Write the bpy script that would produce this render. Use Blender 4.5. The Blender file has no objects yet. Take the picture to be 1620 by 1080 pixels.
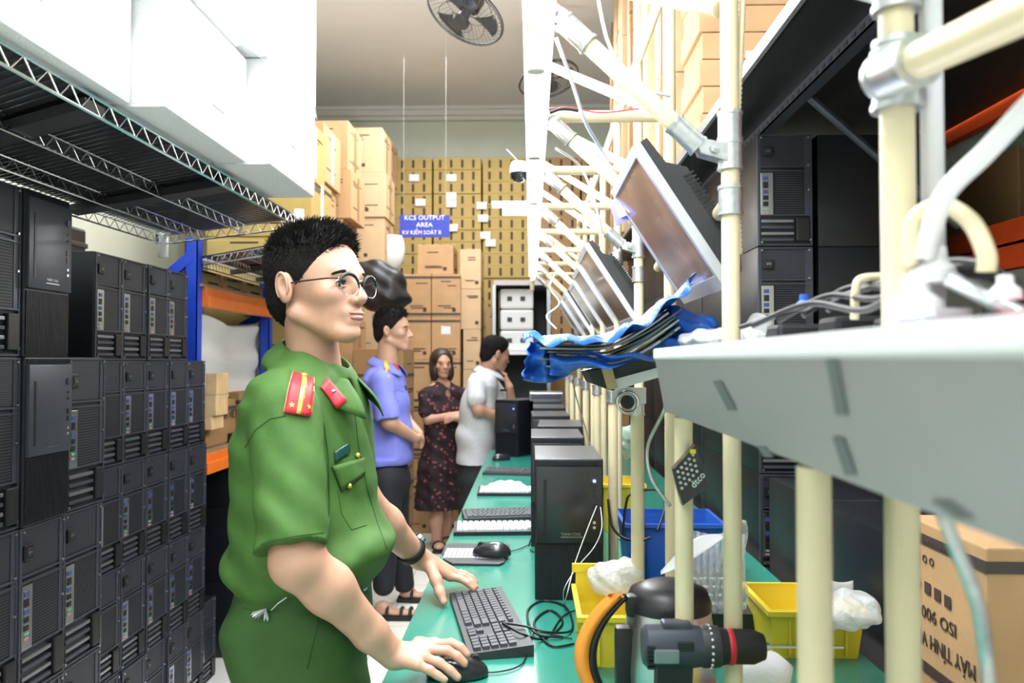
import bpy, bmesh, math, random
import numpy as np
from mathutils import Vector, Matrix
from mathutils.bvhtree import BVHTree
random.seed(7); np.random.seed(7)
SC = bpy.context.scene
COL = SC.collection
PI = math.pi
# ------------------------------------------------------------------ camera
EYE = Vector((0, 0, 1.46)); FPX = 1260.0
YAW = math.atan(30/FPX); PITCH = math.atan(30/FPX)
cam_d = bpy.data.cameras.new('camera'); cam = bpy.data.objects.new('camera', cam_d); COL.objects.link(cam)
cam_d.sensor_width = 36; cam_d.lens = 36*FPX/1620; cam_d.clip_start = .02
cam.location = EYE; cam.rotation_euler = (PI/2+PITCH, 0, YAW)
cam_d.dof.use_dof = True; cam_d.dof.focus_distance = 1.8; cam_d.dof.aperture_fstop = 5.0
SC.camera = cam
CR = Matrix.Rotation(YAW, 3, 'Z') @ Matrix.Rotation(PI/2+PITCH, 3, 'X')
def ray(px, py): return (CR @ Vector(((px-810)/FPX, (540-py)/FPX, -1))).normalized()
def P(px, py, Y):
    """point at depth Y that a measured pixel of the photo looks at"""
    d = ray(px, py); return EYE + d*(Y/d.y)
def PX(px, py, X):
    d = ray(px, py); return EYE + d*(X/d.x)
def PZ(px, py, Z):
    d = ray(px, py); return EYE + d*((Z-EYE.z)/d.z)
# ------------------------------------------------------------------ world and lights
w = bpy.data.worlds.new('world'); SC.world = w; w.use_nodes = True
w.node_tree.nodes['Background'].inputs[0].default_value = (.86, .92, 1, 1)
w.node_tree.nodes['Background'].inputs[1].default_value = .35
SC.view_settings.view_transform = 'Standard'; SC.view_settings.look = 'None'
SC.view_settings.gamma = 1; SC.view_settings.use_curve_mapping = False
SC.view_settings.exposure = 0.25
try:
    SC.cycles.max_bounces = 6; SC.cycles.diffuse_bounces = 3; SC.cycles.glossy_bounces = 3; SC.cycles.transmission_bounces = 4; SC.cycles.transparent_max_bounces = 8
    SC.cycles.caustics_reflective = False; SC.cycles.caustics_refractive = False
    SC.cycles.use_denoising = True; SC.cycles.sample_clamp_indirect = 6
except Exception: pass
def area(name, loc, sx, sy, power, rot=(0, 0, 0), col=(.95, .98, 1)):
    l = bpy.data.lights.new(name, 'AREA'); l.shape = 'RECTANGLE'; l.size = sx; l.size_y = sy; l.energy = power; l.color = col
    o = bpy.data.objects.new(name, l); COL.objects.link(o); o.location = loc; o.rotation_euler = rot; return o
area('fill_lamp_aisle', (-.35, 1.3, 3.75), .35, 3.0, 62)  # unseen fill added above the aisle
area('fill_lamp_back', (-.5, 5.6, 3.85), 1.2, 2.4, 95)  # unseen fill added for the back of the room
area('fill_lamp_behind', (-.4, -1.2, 3.3), 2.6, 1.0, 42, (math.radians(48), 0, 0))  # tilted fill added behind the viewer, no known fitting there
area('bench_tube_light', (.01, 2.6, 1.935), .05, 3.2, 22)
area('bench_tube_light_up', (.01, 2.6, 2.0), .05, 3.2, 34, (PI, 0, 0))
area('cross_tube_light', (-.08, 3.62, 2.12), .2, .03, 10)
area('cross_tube_light_up', (-.08, 3.62, 2.19), .2, .03, 22, (PI, 0, 0))
area('fill_lamp_hung', (-.25, 1.35, 2.95), .12, 1.9, 34)  # unseen, added to brighten the foam packs and the officer
area('fill_lamp_hung_up', (-.25, 1.35, 3.02), .12, 1.9, 46, (PI, 0, 0))  # upward half of the added hung lamp
# ------------------------------------------------------------------ materials
M = {}
def mat(name, col, rough=.5, metal=0., noise=0., nscale=20, bump=0., bscale=60, emit=0., alpha=1., trans=0., spec=.5, coat=0., sub=0.):
    m = bpy.data.materials.new(name); m.use_nodes = True; nt = m.node_tree; b = nt.nodes['Principled BSDF']
    b.inputs['Base Color'].default_value = (*col, 1); b.inputs['Roughness'].default_value = rough; b.inputs['Metallic'].default_value = metal
    b.inputs['Specular IOR Level'].default_value = spec
    if coat: b.inputs['Coat Weight'].default_value = coat; b.inputs['Coat Roughness'].default_value = .15
    if alpha < 1: b.inputs['Alpha'].default_value = alpha
    if trans: b.inputs['Transmission Weight'].default_value = trans
    if sub: b.inputs['Subsurface Weight'].default_value = sub; b.inputs['Subsurface Radius'].default_value = (.012, .005, .003); b.inputs['Subsurface Scale'].default_value = 1.
    if emit: b.inputs['Emission Color'].default_value = (*col, 1); b.inputs['Emission Strength'].default_value = emit
    tc = nt.nodes.new('ShaderNodeTexCoord')
    if noise:
        n = nt.nodes.new('ShaderNodeTexNoise'); n.inputs['Scale'].default_value = nscale; n.inputs['Detail'].default_value = 4
        nt.links.new(tc.outputs['Object'], n.inputs['Vector'])
        r = nt.nodes.new('ShaderNodeMapRange'); r.inputs['From Min'].default_value = .3; r.inputs['From Max'].default_value = .7
        r.inputs['To Min'].default_value = 1-noise; r.inputs['To Max'].default_value = 1+noise
        nt.links.new(n.outputs['Fac'], r.inputs['Value'])
        x = nt.nodes.new('ShaderNodeVectorMath'); x.operation = 'SCALE'; x.inputs[0].default_value = col
        nt.links.new(r.outputs[0], x.inputs['Scale']); nt.links.new(x.outputs[0], b.inputs['Base Color'])
    if bump:
        n = nt.nodes.new('ShaderNodeTexNoise'); n.inputs['Scale'].default_value = bscale; n.inputs['Detail'].default_value = 5
        nt.links.new(tc.outputs['Object'], n.inputs['Vector'])
        bp = nt.nodes.new('ShaderNodeBump'); bp.inputs['Strength'].default_value = bump; bp.inputs['Distance'].default_value = .01
        nt.links.new(n.outputs['Fac'], bp.inputs['Height']); nt.links.new(bp.outputs[0], b.inputs['Normal'])
    M[name] = m; return m
def grille(name, col, hole, pitch, kind='dot', rough=.5, metal=.3):
    """sheet metal with punched holes or slots: a repeating pattern in object space"""
    m = mat(name, col, rough, metal); nt = m.node_tree; b = nt.nodes['Principled BSDF']
    tc = nt.nodes.new('ShaderNodeTexCoord')
    sep = nt.nodes.new('ShaderNodeSeparateXYZ'); nt.links.new(tc.outputs['Object'], sep.inputs[0])
    def mth(op, a, bb=None):
        n = nt.nodes.new('ShaderNodeMath'); n.operation = op
        for i, v in enumerate((a, bb)):
            if v is None: continue
            if isinstance(v, (int, float)): n.inputs[i].default_value = v
            else: nt.links.new(v, n.inputs[i])
        return n.outputs[0]
    def tri(s, p): return mth('ABSOLUTE', mth('SUBTRACT', mth('FRACT', mth('DIVIDE', s, p)), .5))
    if kind == 'dot':
        row = mth('MULTIPLY', mth('MODULO', mth('FLOOR', mth('DIVIDE', mth('ADD', sep.outputs['Z'], 10), pitch)), 2), pitch/2)
        a = tri(mth('ADD', mth('ADD', sep.outputs['X'], 10), row), pitch); c = tri(mth('ADD', sep.outputs['Z'], 10), pitch)
        d = mth('SQRT', mth('ADD', mth('MULTIPLY', a, a), mth('MULTIPLY', c, c)))
        f = mth('LESS_THAN', d, .36)
    else:
        f = mth('LESS_THAN', tri(mth('ADD', sep.outputs['Z'], 10), pitch), .27)
    mx = nt.nodes.new('ShaderNodeMix'); mx.data_type = 'RGBA'
    nt.links.new(f, mx.inputs['Factor']); mx.inputs[6].default_value = (*col, 1); mx.inputs[7].default_value = (*hole, 1)
    nt.links.new(mx.outputs[2], b.inputs['Base Color']); return m
grille('grille_dots', (.058, .066, .086), (.004, .004, .005), .0056, 'dot')
grille('grille_slots', (.042, .049, .065), (.004, .004, .005), .0075, 'slot')
mat('case_black', (.016, .018, .024), .42, .2, bump=.05, bscale=900)
mat('case_side', (.012, .014, .019), .38, .2, bump=.04, bscale=700)
mat('case_lid', (.05, .055, .065), .3, .3)
mat('case_frame', (.062, .070, .092), .4, .35)
mat('case_door', (.065, .073, .095), .36, .3, bump=.03, bscale=800)
mat('case_gloss', (.02, .021, .025), .22, .0, coat=.3)
mat('steel', (.62, .64, .66), .28, 1., bump=.05)
mat('steel_cover', (.36, .38, .41), .3, .9)
mat('clamp_steel', (.6, .62, .64), .36, .85, noise=.12, nscale=90)
mat('chrome', (.72, .74, .76), .18, 1.)
mat('plastic_black', (.012, .012, .014), .4)
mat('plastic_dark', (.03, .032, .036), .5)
mat('rubber_black', (.01, .01, .011), .7)
mat('key_grey', (.055, .06, .07), .45)
mat('key_silver', (.5, .52, .55), .4)
mat('port_blue', (.05, .08, .26), .4); mat('port_green', (.12, .38, .26), .4); mat('port_pink', (.5, .2, .28), .4)
mat('cream_pipe', (.80, .70, .46), .32, coat=.2, noise=.04, nscale=12)
mat('white_conduit', (.85, .87, .9), .4)
mat('white_board_shaded', (.50, .46, .49), .4, noise=.02)  # white board's shaded grey put into the colour, tinted against green bounce
mat('board_mark', (.22, .23, .24), .6)
mat('blue_paint', (.012, .06, .55), .38, noise=.08)
mat('orange_paint', (.85, .19, .02), .38, noise=.06)
mat('red_orange_paint', (.75, .085, .015), .4, noise=.06)
mat('foam_white', (.93, .94, .95), .7, bump=.25, bscale=220)
mat('foam_grey', (.75, .77, .77), .8, bump=.2, bscale=200)
mat('paper', (.86, .88, .92), .6)
mat('label_white', (.85, .88, .9), .6)
for n, c in (('carton_tan', (.56, .34, .17)), ('carton_light', (.66, .46, .27)), ('carton_ochre', (.5, .36, .12)), ('carton_brown', (.40, .24, .11)), ('carton_dim', (.36, .21, .09))):
    mat(n, c, .75, noise=.06, nscale=8, bump=.06, bscale=150)
mat('tape', (.36, .2, .09), .3)
mat('tape_dark', (.07, .055, .05), .4)
mat('ink', (.06, .035, .03), .7)
mat('ink_red', (.35, .06, .03), .7)
mat('green_mat', (.03, .25, .185), .22, noise=.07, nscale=5, coat=.35)
mat('table_wood', (.3, .2, .12), .6)
mat('wall_paint', (.72, .78, .68), .7, noise=.03, nscale=2)
mat('ceiling_paint', (.82, .83, .86), .8, noise=.03, nscale=1.5)
mat('trim_paint', (.75, .76, .74), .6)
mat('sign_blue', (.03, .05, .42), .5)
mat('sign_white', (.9, .9, .95), .5)
mat('bin_yellow', (.86, .66, .05), .4, spec=.4)
mat('bin_blue', (.02, .1, .45), .4)
mat('bin_red', (.6, .02, .03), .35)
mat('kettle_orange', (.95, .32, .04), .35)
mat('bag_blue', (.02, .13, .56), .35, noise=.25, nscale=14, bump=.5, bscale=40)
mat('panel_sheet', (.13, .18, .18), .25)
mat('panel_sheet_pale', (.5, .58, .58), .3)
mat('screen', (.34, .21, .13), .12, noise=.35, nscale=9, coat=.5)  # brown mottle is a painted reflection of the cartons
mat('bezel_silver', (.62, .64, .7), .35, .3)
mat('film', (.9, .93, .95), .2, alpha=.28, bump=.9, bscale=70)
mat('bag_plastic', (.9, .92, .93), .3, alpha=.6, bump=.9, bscale=60)
mat('wrap_green', (.35, .5, .42), .15, alpha=.65, bump=.7, bscale=25)
mat('led_blue', (.1, .15, 1), .3, emit=6.)
mat('tube_white', (1, 1, 1), .3, emit=9.)
mat('wood_pale', (.72, .5, .26), .6, noise=.15, nscale=14)
mat('fan_black', (.03, .03, .034), .5)
mat('sticker_violet', (.32, .3, .8), .5)
mat('yellow', (.9, .8, .02), .4)
mat('cable_black', (.008, .008, .01), .45)
mat('cable_white', (.75, .75, .74), .5)
mat('red_line', (.7, .05, .08), .5)
# people
mat('skin', (.58, .325, .225), .45, noise=.05, nscale=25, bump=.04, bscale=400, sub=.12)
mat('skin_tan', (.50, .285, .19), .5, noise=.05, nscale=25, sub=.1)
mat('lip', (.55, .22, .19), .45); mat('eye_white', (.75, .72, .7), .25); mat('iris', (.02, .012, .01), .15)
mat('hair_black', (.009, .008, .008), .8, spec=.15); mat('hair_brown', (.035, .017, .012), .45)
mat('stubble', (.05, .036, .03), .7)
mat('nail', (.85, .6, .5), .3)
mat('shirt_green', (.05, .135, .020), .75, noise=.07, nscale=30, bump=.18, bscale=500)
mat('seam_green', (.02, .08, .014), .8)
mat('trouser_green', (.028, .088, .014), .75, noise=.07, nscale=24, bump=.18, bscale=500)
mat('shirt_violet', (.2, .225, .70), .75, noise=.06, nscale=20, bump=.15, bscale=300)
mat('shirt_grey', (.62, .64, .68), .75, noise=.07, nscale=60, bump=.1, bscale=200)
mat('trouser_black', (.010, .012, .018), .8)
mat('badge_red', (.62, .025, .04), .5); mat('gold', (.9, .6, .12), .35, .5); mat('piping_gold', (.75, .5, .2), .5)
mat('leather_black', (.012, .012, .012), .4); mat('name_green', (.005, .06, .05), .3)
def dress_mat():
    m = mat('dress', (.018, .008, .012), .8); nt = m.node_tree; b = nt.nodes['Principled BSDF']
    tc = nt.nodes.new('ShaderNodeTexCoord'); v = nt.nodes.new('ShaderNodeTexVoronoi'); v.inputs['Scale'].default_value = 26
    nt.links.new(tc.outputs['Object'], v.inputs['Vector'])
    lt = nt.nodes.new('ShaderNodeMath'); lt.operation = 'LESS_THAN'; lt.inputs[1].default_value = .27; nt.links.new(v.outputs['Distance'], lt.inputs[0])
    mx = nt.nodes.new('ShaderNodeMix'); mx.data_type = 'RGBA'; mx.inputs[6].default_value = (.018, .008, .012, 1); mx.inputs[7].default_value = (.30, .06, .07, 1)
    nt.links.new(lt.outputs[0], mx.inputs['Factor']); nt.links.new(mx.outputs[2], b.inputs['Base Color'])
dress_mat()
def tile_mat():
    m = mat('floor_tile', (.80, .80, .75), .25); nt = m.node_tree; b = nt.nodes['Principled BSDF']
    tc = nt.nodes.new('ShaderNodeTexCoord'); br = nt.nodes.new('ShaderNodeTexBrick'); br.offset = 0
    br.inputs['Scale'].default_value = 1; br.inputs['Brick Width'].default_value = .4; br.inputs['Row Height'].default_value = .4; br.inputs['Mortar Size'].default_value = .003
    br.inputs['Color1'].default_value = (.80, .80, .74, 1); br.inputs['Color2'].default_value = (.76, .76, .71, 1); br.inputs['Mortar'].default_value = (.45, .44, .4, 1)
    nt.links.new(tc.outputs['Object'], br.inputs['Vector']); nt.links.new(br.outputs['Color'], b.inputs['Base Color'])
tile_mat()
# ------------------------------------------------------------------ mesh helpers
class MB:
    def __init__(s): s.v = []; s.f = []; s.m = []; s.mats = []
    def mi(s, m):
        if m not in s.mats: s.mats.append(m)
        return s.mats.index(m)
    def raw(s, vs, fs, m=None):
        o = len(s.v); s.v += [tuple(v) for v in vs]; k = s.mi(m)
        for f in fs: s.f.append([i+o for i in f]); s.m.append(k)
        return s
    def box(s, lo, hi, m=None, c=0., T=None):
        x0, y0, z0 = lo; x1, y1, z1 = hi
        if c <= 0:
            vs = [(x, y, z) for x in (x0, x1) for y in (y0, y1) for z in (z0, z1)]
            fs = [(0,1,3,2),(4,6,7,5),(0,4,5,1),(2,3,7,6),(0,2,6,4),(1,5,7,3)]
        else:
            bm = bmesh.new(); bmesh.ops.create_cube(bm, size=1)
            for v in bm.verts: v.co = Vector(((x0+x1)/2+v.co.x*(x1-x0), (y0+y1)/2+v.co.y*(y1-y0), (z0+z1)/2+v.co.z*(z1-z0)))
            bmesh.ops.bevel(bm, geom=bm.edges[:], offset=c, segments=2, affect='EDGES', profile=.6)
            bm.verts.index_update(); vs = [v.co.copy() for v in bm.verts]; fs = [[v.index for v in f.verts] for f in bm.faces]; bm.free()
        if T is not None: vs = [T @ Vector(v) for v in vs]
        return s.raw(vs, fs, m)
    def cyl(s, a, b, r, r2=None, n=14, m=None, cap=True):
        a = Vector(a); b = Vector(b); r2 = r if r2 is None else r2; d = (b-a).normalized()
        u = d.orthogonal().normalized(); v = d.cross(u); vs = []; fs = []
        for p, rr in ((a, r), (b, r2)):
            for i in range(n):
                t = 2*PI*i/n; vs.append(p+(u*math.cos(t)+v*math.sin(t))*rr)
        for i in range(n): j = (i+1) % n; fs.append((i, j, n+j, n+i))
        if cap: fs += [tuple(range(n))[::-1], tuple(range(n, 2*n))]
        return s.raw(vs, fs, m)
    def tube(s, pts, r, n=8, m=None, closed=False):
        pts = [Vector(p) for p in pts]; N = len(pts); vs = []; fs = []; u = None
        rr = r if hasattr(r, '__len__') else [r]*N
        for i, p in enumerate(pts):
            a = pts[(i-1) % N] if (closed or i > 0) else p; b = pts[(i+1) % N] if (closed or i < N-1) else p
            d = (b-a).normalized()
            u = d.orthogonal().normalized() if u is None else (u-d*u.dot(d)).normalized()
            v = d.cross(u)
            for k in range(n): t = 2*PI*k/n; vs.append(p+(u*math.cos(t)+v*math.sin(t))*rr[i])
        for i in range(N if closed else N-1):
            for k in range(n):
                a0 = i*n+k; a1 = i*n+(k+1) % n; b0 = ((i+1) % N)*n+k; b1 = ((i+1) % N)*n+(k+1) % n
                fs.append((a0, a1, b1, b0))
        if not closed: fs += [tuple(range(n))[::-1], tuple(range((N-1)*n, N*n))]
        return s.raw(vs, fs, m)
    def lathe(s, prof, c=(0, 0, 0), n=24, m=None, T=None):
        vs = []; fs = []
        for r, z in prof:
            for i in range(n): t = 2*PI*i/n; vs.append(Vector((r*math.cos(t), r*math.sin(t), z)))
        for k in range(len(prof)-1):
            for i in range(n): j = (i+1) % n; fs.append((k*n+i, k*n+j, (k+1)*n+j, (k+1)*n+i))
        if T is not None: vs = [T @ v for v in vs]
        else: vs = [v+Vector(c) for v in vs]
        return s.raw(vs, fs, m)
    def sph(s, c, r, n=12, m=None):
        r = r if hasattr(r, '__len__') else (r, r, r); c = Vector(c); vs = []; fs = []
        h = n//2+1
        for k in range(h+1):
            ph = PI*k/h
            for i in range(n):
                t = 2*PI*i/n; vs.append(c+Vector((r[0]*math.sin(ph)*math.cos(t), r[1]*math.sin(ph)*math.sin(t), r[2]*math.cos(ph))))
        for k in range(h):
            for i in range(n): j = (i+1) % n; fs.append((k*n+i, (k+1)*n+i, (k+1)*n+j, k*n+j))
        return s.raw(vs, fs, m)
    def prism(s, poly, d, m=None):
        """closed polygon of 3-D points swept by vector d"""
        poly = [Vector(p) for p in poly]; d = Vector(d); n = len(poly); vs = poly+[p+d for p in poly]
        fs = [tuple(range(n))[::-1], tuple(range(n, 2*n))]+[(i, (i+1) % n, n+(i+1) % n, n+i) for i in range(n)]
        return s.raw(vs, fs, m)
    def sheet(s, fn, nu, nv, th=0., m=None):
        vs = [Vector(fn(i/nu, j/nv)) for i in range(nu+1) for j in range(nv+1)]
        q = lambda i, j: i*(nv+1)+j
        fs = [(q(i, j), q(i+1, j), q(i+1, j+1), q(i, j+1)) for i in range(nu) for j in range(nv)]
        if th:
            N = [Vector() for _ in vs]
            for f in fs:
                nn = (vs[f[2]]-vs[f[0]]).cross(vs[f[3]]-vs[f[1]])
                for i in f: N[i] += nn
            o = len(vs); vs = vs+[v-n_.normalized()*th for v, n_ in zip(vs, N)]
            fs2 = [tuple(i+o for i in f)[::-1] for f in fs]
            bd = [(q(i, 0), q(i+1, 0)) for i in range(nu)]+[(q(nu, j), q(nu, j+1)) for j in range(nv)]+[(q(i+1, nv), q(i, nv)) for i in range(nu)]+[(q(0, j+1), q(0, j)) for j in range(nv)]
            fs = fs+fs2+[(b, a, a+o, b+o) for a, b in bd]
        return s.raw(vs, fs, m)
    def build(s, name, material=None, parent=None, smooth=None, **props):
        me = bpy.data.meshes.new(name); me.from_pydata(s.v, [], s.f)
        ms = [material if x is None else x for x in s.mats] or [material]
        for x in ms: me.materials.append(M[x] if isinstance(x, str) else x)
        if s.mats: me.polygons.foreach_set('material_index', s.m)
        bm = bmesh.new(); bm.from_mesh(me); bmesh.ops.recalc_face_normals(bm, faces=bm.faces); bm.to_mesh(me); bm.free()
        if smooth:
            me.polygons.foreach_set('use_smooth', [True]*len(me.polygons))
            if smooth is not True: me.set_sharp_from_angle(angle=math.radians(smooth))
        o = bpy.data.objects.new(name, me); COL.objects.link(o)
        if parent is not None: o.parent = parent
        for k, v in props.items(): o[k] = v
        return o
def tag(o, label=None, cat=None, group=None, kind=None):
    if label: o['label'] = label
    if cat: o['category'] = cat
    if group: o['group'] = group
    if kind: o['kind'] = kind
    return o
def thing(name, label, cat, loc=(0, 0, 0), rz=0, group=None):
    o = bpy.data.objects.new(name, None); o.empty_display_size = .05; COL.objects.link(o); o.location = loc; o.rotation_euler = (0, 0, rz)
    return tag(o, label, cat, group)
def kids(o): return [c for c in bpy.data.objects if c.parent == o]
def proto_tree(o):
    return (o, [(c, [g for g in bpy.data.objects if g.parent == c]) for c in bpy.data.objects if c.parent == o])
def dup(tree, loc, rz=0, label=None, group=None, scale=None):
    r0, ch = tree; r = r0.copy(); COL.objects.link(r); r.location = loc; r.rotation_euler = (0, 0, rz)
    if scale: r.scale = scale
    if label: r['label'] = label
    if group: r['group'] = group
    for c0, gs in ch:
        c = c0.copy(); COL.objects.link(c); c.parent = r
        for g0 in gs:
            g = g0.copy(); COL.objects.link(g); g.parent = c
    return r
class Stamp:
    """builds the first one in place, then copies it"""
    def __init__(s, make): s.make = make; s.tree = None
    def put(s, loc, rz, label, group=None, scale=None):
        if s.tree is None:
            o = s.make(); s.tree = proto_tree(o); o.location = loc; o.rotation_euler = (0, 0, rz)
            if scale: o.scale = scale
            tag(o, label, None, group); return o
        return dup(s.tree, loc, rz, label, group, scale)
_tc = {}
def text(name, body, size, origin, right, up, material, parent=None, extrude=.0006, fit=None, align='CENTER', **props):
    cu = bpy.data.curves.new('lettering', 'FONT'); cu.body = body; cu.size = size; cu.extrude = extrude; cu.align_x = align; cu.align_y = 'CENTER'; cu.resolution_u = 2
    t = bpy.data.objects.new('lettering', cu); COL.objects.link(t)
    dg = bpy.context.evaluated_depsgraph_get(); me = bpy.data.meshes.new_from_object(t.evaluated_get(dg)); bpy.data.objects.remove(t)
    r = Vector(right).normalized(); u = Vector(up); u = (u-r*u.dot(r)).normalized(); n = r.cross(u)
    if fit and len(me.vertices):
        xs = [v.co.x for v in me.vertices]; k = fit/(max(xs)-min(xs))
        for v in me.vertices: v.co.x *= k
    T = Matrix((( r.x, u.x, n.x, origin[0]), (r.y, u.y, n.y, origin[1]), (r.z, u.z, n.z, origin[2]), (0, 0, 0, 1)))
    me.transform(T); me.materials.clear(); me.materials.append(M[material])
    o = bpy.data.objects.new(name, me); COL.objects.link(o)
    if parent is not None: o.parent = parent
    for k, v in props.items(): o[k] = v
    return o
def patch(bvh, quad, nu, nv, off, th, fallback=None):
    """a quad of cloth or badge that lies on a surface: MB with thickness th raised off the surface by off"""
    mb = MB(); q = [Vector(p) for p in quad]
    def fn(u, v):
        p = (q[0]*(1-u)+q[1]*u)*(1-v)+(q[3]*(1-u)+q[2]*u)*v
        d = ray(p.x, p.y); h = bvh.ray_cast(EYE, d)
        if h[0] is None:
            h = bvh.find_nearest(EYE+d*1.6) if fallback is None else (EYE+d*(fallback/d.y), -d)
        n = h[1]
        if n.dot(d) > 0: n = -n
        return h[0]+n*off
    mb.sheet(fn, nu, nv, th); return mb
# ------------------------------------------------------------------ implicit surfaces (bodies and cloth)
class Field:
    def __init__(s, lo, hi, h):
        s.lo = np.array(lo, float); s.h = h; s.n = np.ceil((np.array(hi)-s.lo)/h).astype(int)+1
        s.f = np.full(s.n, .3, np.float32)
    def _blk(s, lo, hi, pad):
        a = np.clip(np.floor((np.array(lo)-pad-s.lo)/s.h).astype(int), 0, s.n); b = np.clip(np.ceil((np.array(hi)+pad-s.lo)/s.h).astype(int)+1, 0, s.n)
        if (b <= a).any(): return None
        ax = [(s.lo[i]+np.arange(a[i], b[i])*s.h).astype(np.float32) for i in range(3)]
        return tuple(slice(a[i], b[i]) for i in range(3)), np.meshgrid(*ax, indexing='ij', sparse=True)
    def _mix(s, sl, d, k, op):
        f = s.f[sl]
        if op == 'sub': 
            d = -d; hh = np.clip(.5-.5*(f-d)/k, 0, 1); s.f[sl] = f+(d-f)*hh+k*hh*(1-hh)
        else:
            hh = np.clip(.5+.5*(f-d)/k, 0, 1); s.f[sl] = f+(d-f)*hh-k*hh*(1-hh)
    def ell(s, c, r, R=None, k=.01, op='add'):
        c = Vector(c); r = r if hasattr(r, '__len__') else (r, r, r); mr = max(r)
        b = s._blk([x-mr for x in c], [x+mr for x in c], k+.012)
        if b is None: return
        sl, (X, Y, Z) = b; X = X-c.x; Y = Y-c.y; Z = Z-c.z
        if R is not None: X, Y, Z = (R[0][0]*X+R[1][0]*Y+R[2][0]*Z), (R[0][1]*X+R[1][1]*Y+R[2][1]*Z), (R[0][2]*X+R[1][2]*Y+R[2][2]*Z)
        k0 = np.sqrt((X/r[0])**2+(Y/r[1])**2+(Z/r[2])**2)+1e-6; k1 = np.sqrt((X/r[0]**2)**2+(Y/r[1]**2)**2+(Z/r[2]**2)**2)+1e-6
        s._mix(sl, (k0*(k0-1)/k1).astype(np.float32), k, op)
    def cap(s, a, b, ra, rb, k=.01, side=None, op='add'):
        """tapered capsule a-b; ra, rb a radius or (radius along side, radius across)"""
        a = Vector(a); b = Vector(b); mr = max(np.max(ra), np.max(rb))
        B = s._blk([min(a[i], b[i])-mr for i in range(3)], [max(a[i], b[i])+mr for i in range(3)], k+.012)
        if B is None: return
        sl, (X, Y, Z) = B; d = b-a; L = d.length; d = d/L if L > 1e-9 else Vector((0, 0, 1))
        X = X-a.x; Y = Y-a.y; Z = Z-a.z; t = X*d.x+Y*d.y+Z*d.z; tc = np.clip(t, 0, L); w = tc/max(L, 1e-9)
        if side is None:
            dd = np.sqrt((X-d.x*tc)**2+(Y-d.y*tc)**2+(Z-d.z*tc)**2)-(ra+(rb-ra)*w)
        else:
            sd = Vector(side); sd = (sd-d*sd.dot(d)).normalized(); ot = d.cross(sd)
            A = X*sd.x+Y*sd.y+Z*sd.z; O = X*ot.x+Y*ot.y+Z*ot.z; e = t-tc
            r1 = ra[0]+(rb[0]-ra[0])*w; r2 = ra[1]+(rb[1]-ra[1])*w; r3 = np.minimum(r1, r2)
            k0 = np.sqrt((A/r1)**2+(O/r2)**2+(e/r3)**2)+1e-6; k1 = np.sqrt((A/r1**2)**2+(O/r2**2)**2+(e/r3**2)**2)+1e-6
            dd = k0*(k0-1)/k1
        s._mix(sl, dd.astype(np.float32), k, op)
    def chain(s, pts, rs, k=.01, side=None):
        for i in range(len(pts)-1): s.cap(pts[i], pts[i+1], rs[i], rs[i+1], k, side)
    def cut(s, p, n, lo=None, hi=None, k=.004):
        """remove everything on the n side of plane p (inside an optional box)"""
        p = Vector(p); n = Vector(n).normalized(); lo = s.lo if lo is None else lo; hi = s.lo+s.n*s.h if hi is None else hi
        B = s._blk(lo, hi, 0); sl, (X, Y, Z) = B
        d = (X-p.x)*n.x+(Y-p.y)*n.y+(Z-p.z)*n.z
        s.f[sl] = np.maximum(s.f[sl], d)
    def wave(s, fn, lo=None, hi=None):
        B = s._blk(s.lo if lo is None else lo, s.lo+s.n*s.h if hi is None else hi, 0); sl, (X, Y, Z) = B
        s.f[sl] += fn(X, Y, Z).astype(np.float32)
    def mesh(s, name, material, parent=None, **props):
        f = s.f; ins = f < 0
        c = np.zeros(s.n-1, np.int8)
        for i in (0, 1):
            for j in (0, 1):
                for l in (0, 1): c += ins[i:s.n[0]-1+i, j:s.n[1]-1+j, l:s.n[2]-1+l]
        act = np.argwhere((c > 0) & (c < 8)); N = len(act)
        idx = np.full(s.n-1, -1, np.int32); idx[act[:, 0], act[:, 1], act[:, 2]] = np.arange(N)
        acc = np.zeros((N, 3)); cnt = np.zeros(N)
        cor = [(i, j, l) for i in (0, 1) for j in (0, 1) for l in (0, 1)]
        val = {q: f[act[:, 0]+q[0], act[:, 1]+q[1], act[:, 2]+q[2]] for q in cor}
        for q in cor:
            for ax in range(3):
                if q[ax]: continue
                q2 = list(q); q2[ax] = 1; q2 = tuple(q2); a = val[q]; b = val[q2]; mk = (a < 0) != (b < 0)
                t = np.where(mk, a/np.where(mk, a-b, 1), 0); p = np.array(q, float)[None, :].repeat(N, 0); p[:, ax] += t
                acc[mk] += p[mk]; cnt[mk] += 1
        V = s.lo+(act+acc/cnt[:, None])*s.h
        F = []
        for ax in range(3):
            sl0 = [slice(0, s.n[i]-1) for i in range(3)]; sl1 = list(sl0); sl1[ax] = slice(1, s.n[ax])
            a = ins[tuple(sl0)]; b = ins[tuple(sl1)]
            e = np.argwhere(a != b); o1, o2 = [(1, 2), (2, 0), (0, 1)][ax]
            e = e[(e[:, o1] > 0) & (e[:, o2] > 0)]
            g = a[e[:, 0], e[:, 1], e[:, 2]]
            def cell(d1, d2):
                q = e.copy(); q[:, o1] -= d1; q[:, o2] -= d2; return idx[q[:, 0], q[:, 1], q[:, 2]]
            Q = np.stack([cell(0, 0), cell(1, 0), cell(1, 1), cell(0, 1)], 1); Q[~g] = Q[~g][:, ::-1]
            F.append(Q[(Q >= 0).all(1)])
        F = np.concatenate(F)
        me = bpy.data.meshes.new(name); me.vertices.add(N); me.vertices.foreach_set('co', V.astype(np.float32).ravel())
        me.loops.add(F.size); me.loops.foreach_set('vertex_index', F.ravel().astype(np.int32))
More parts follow.
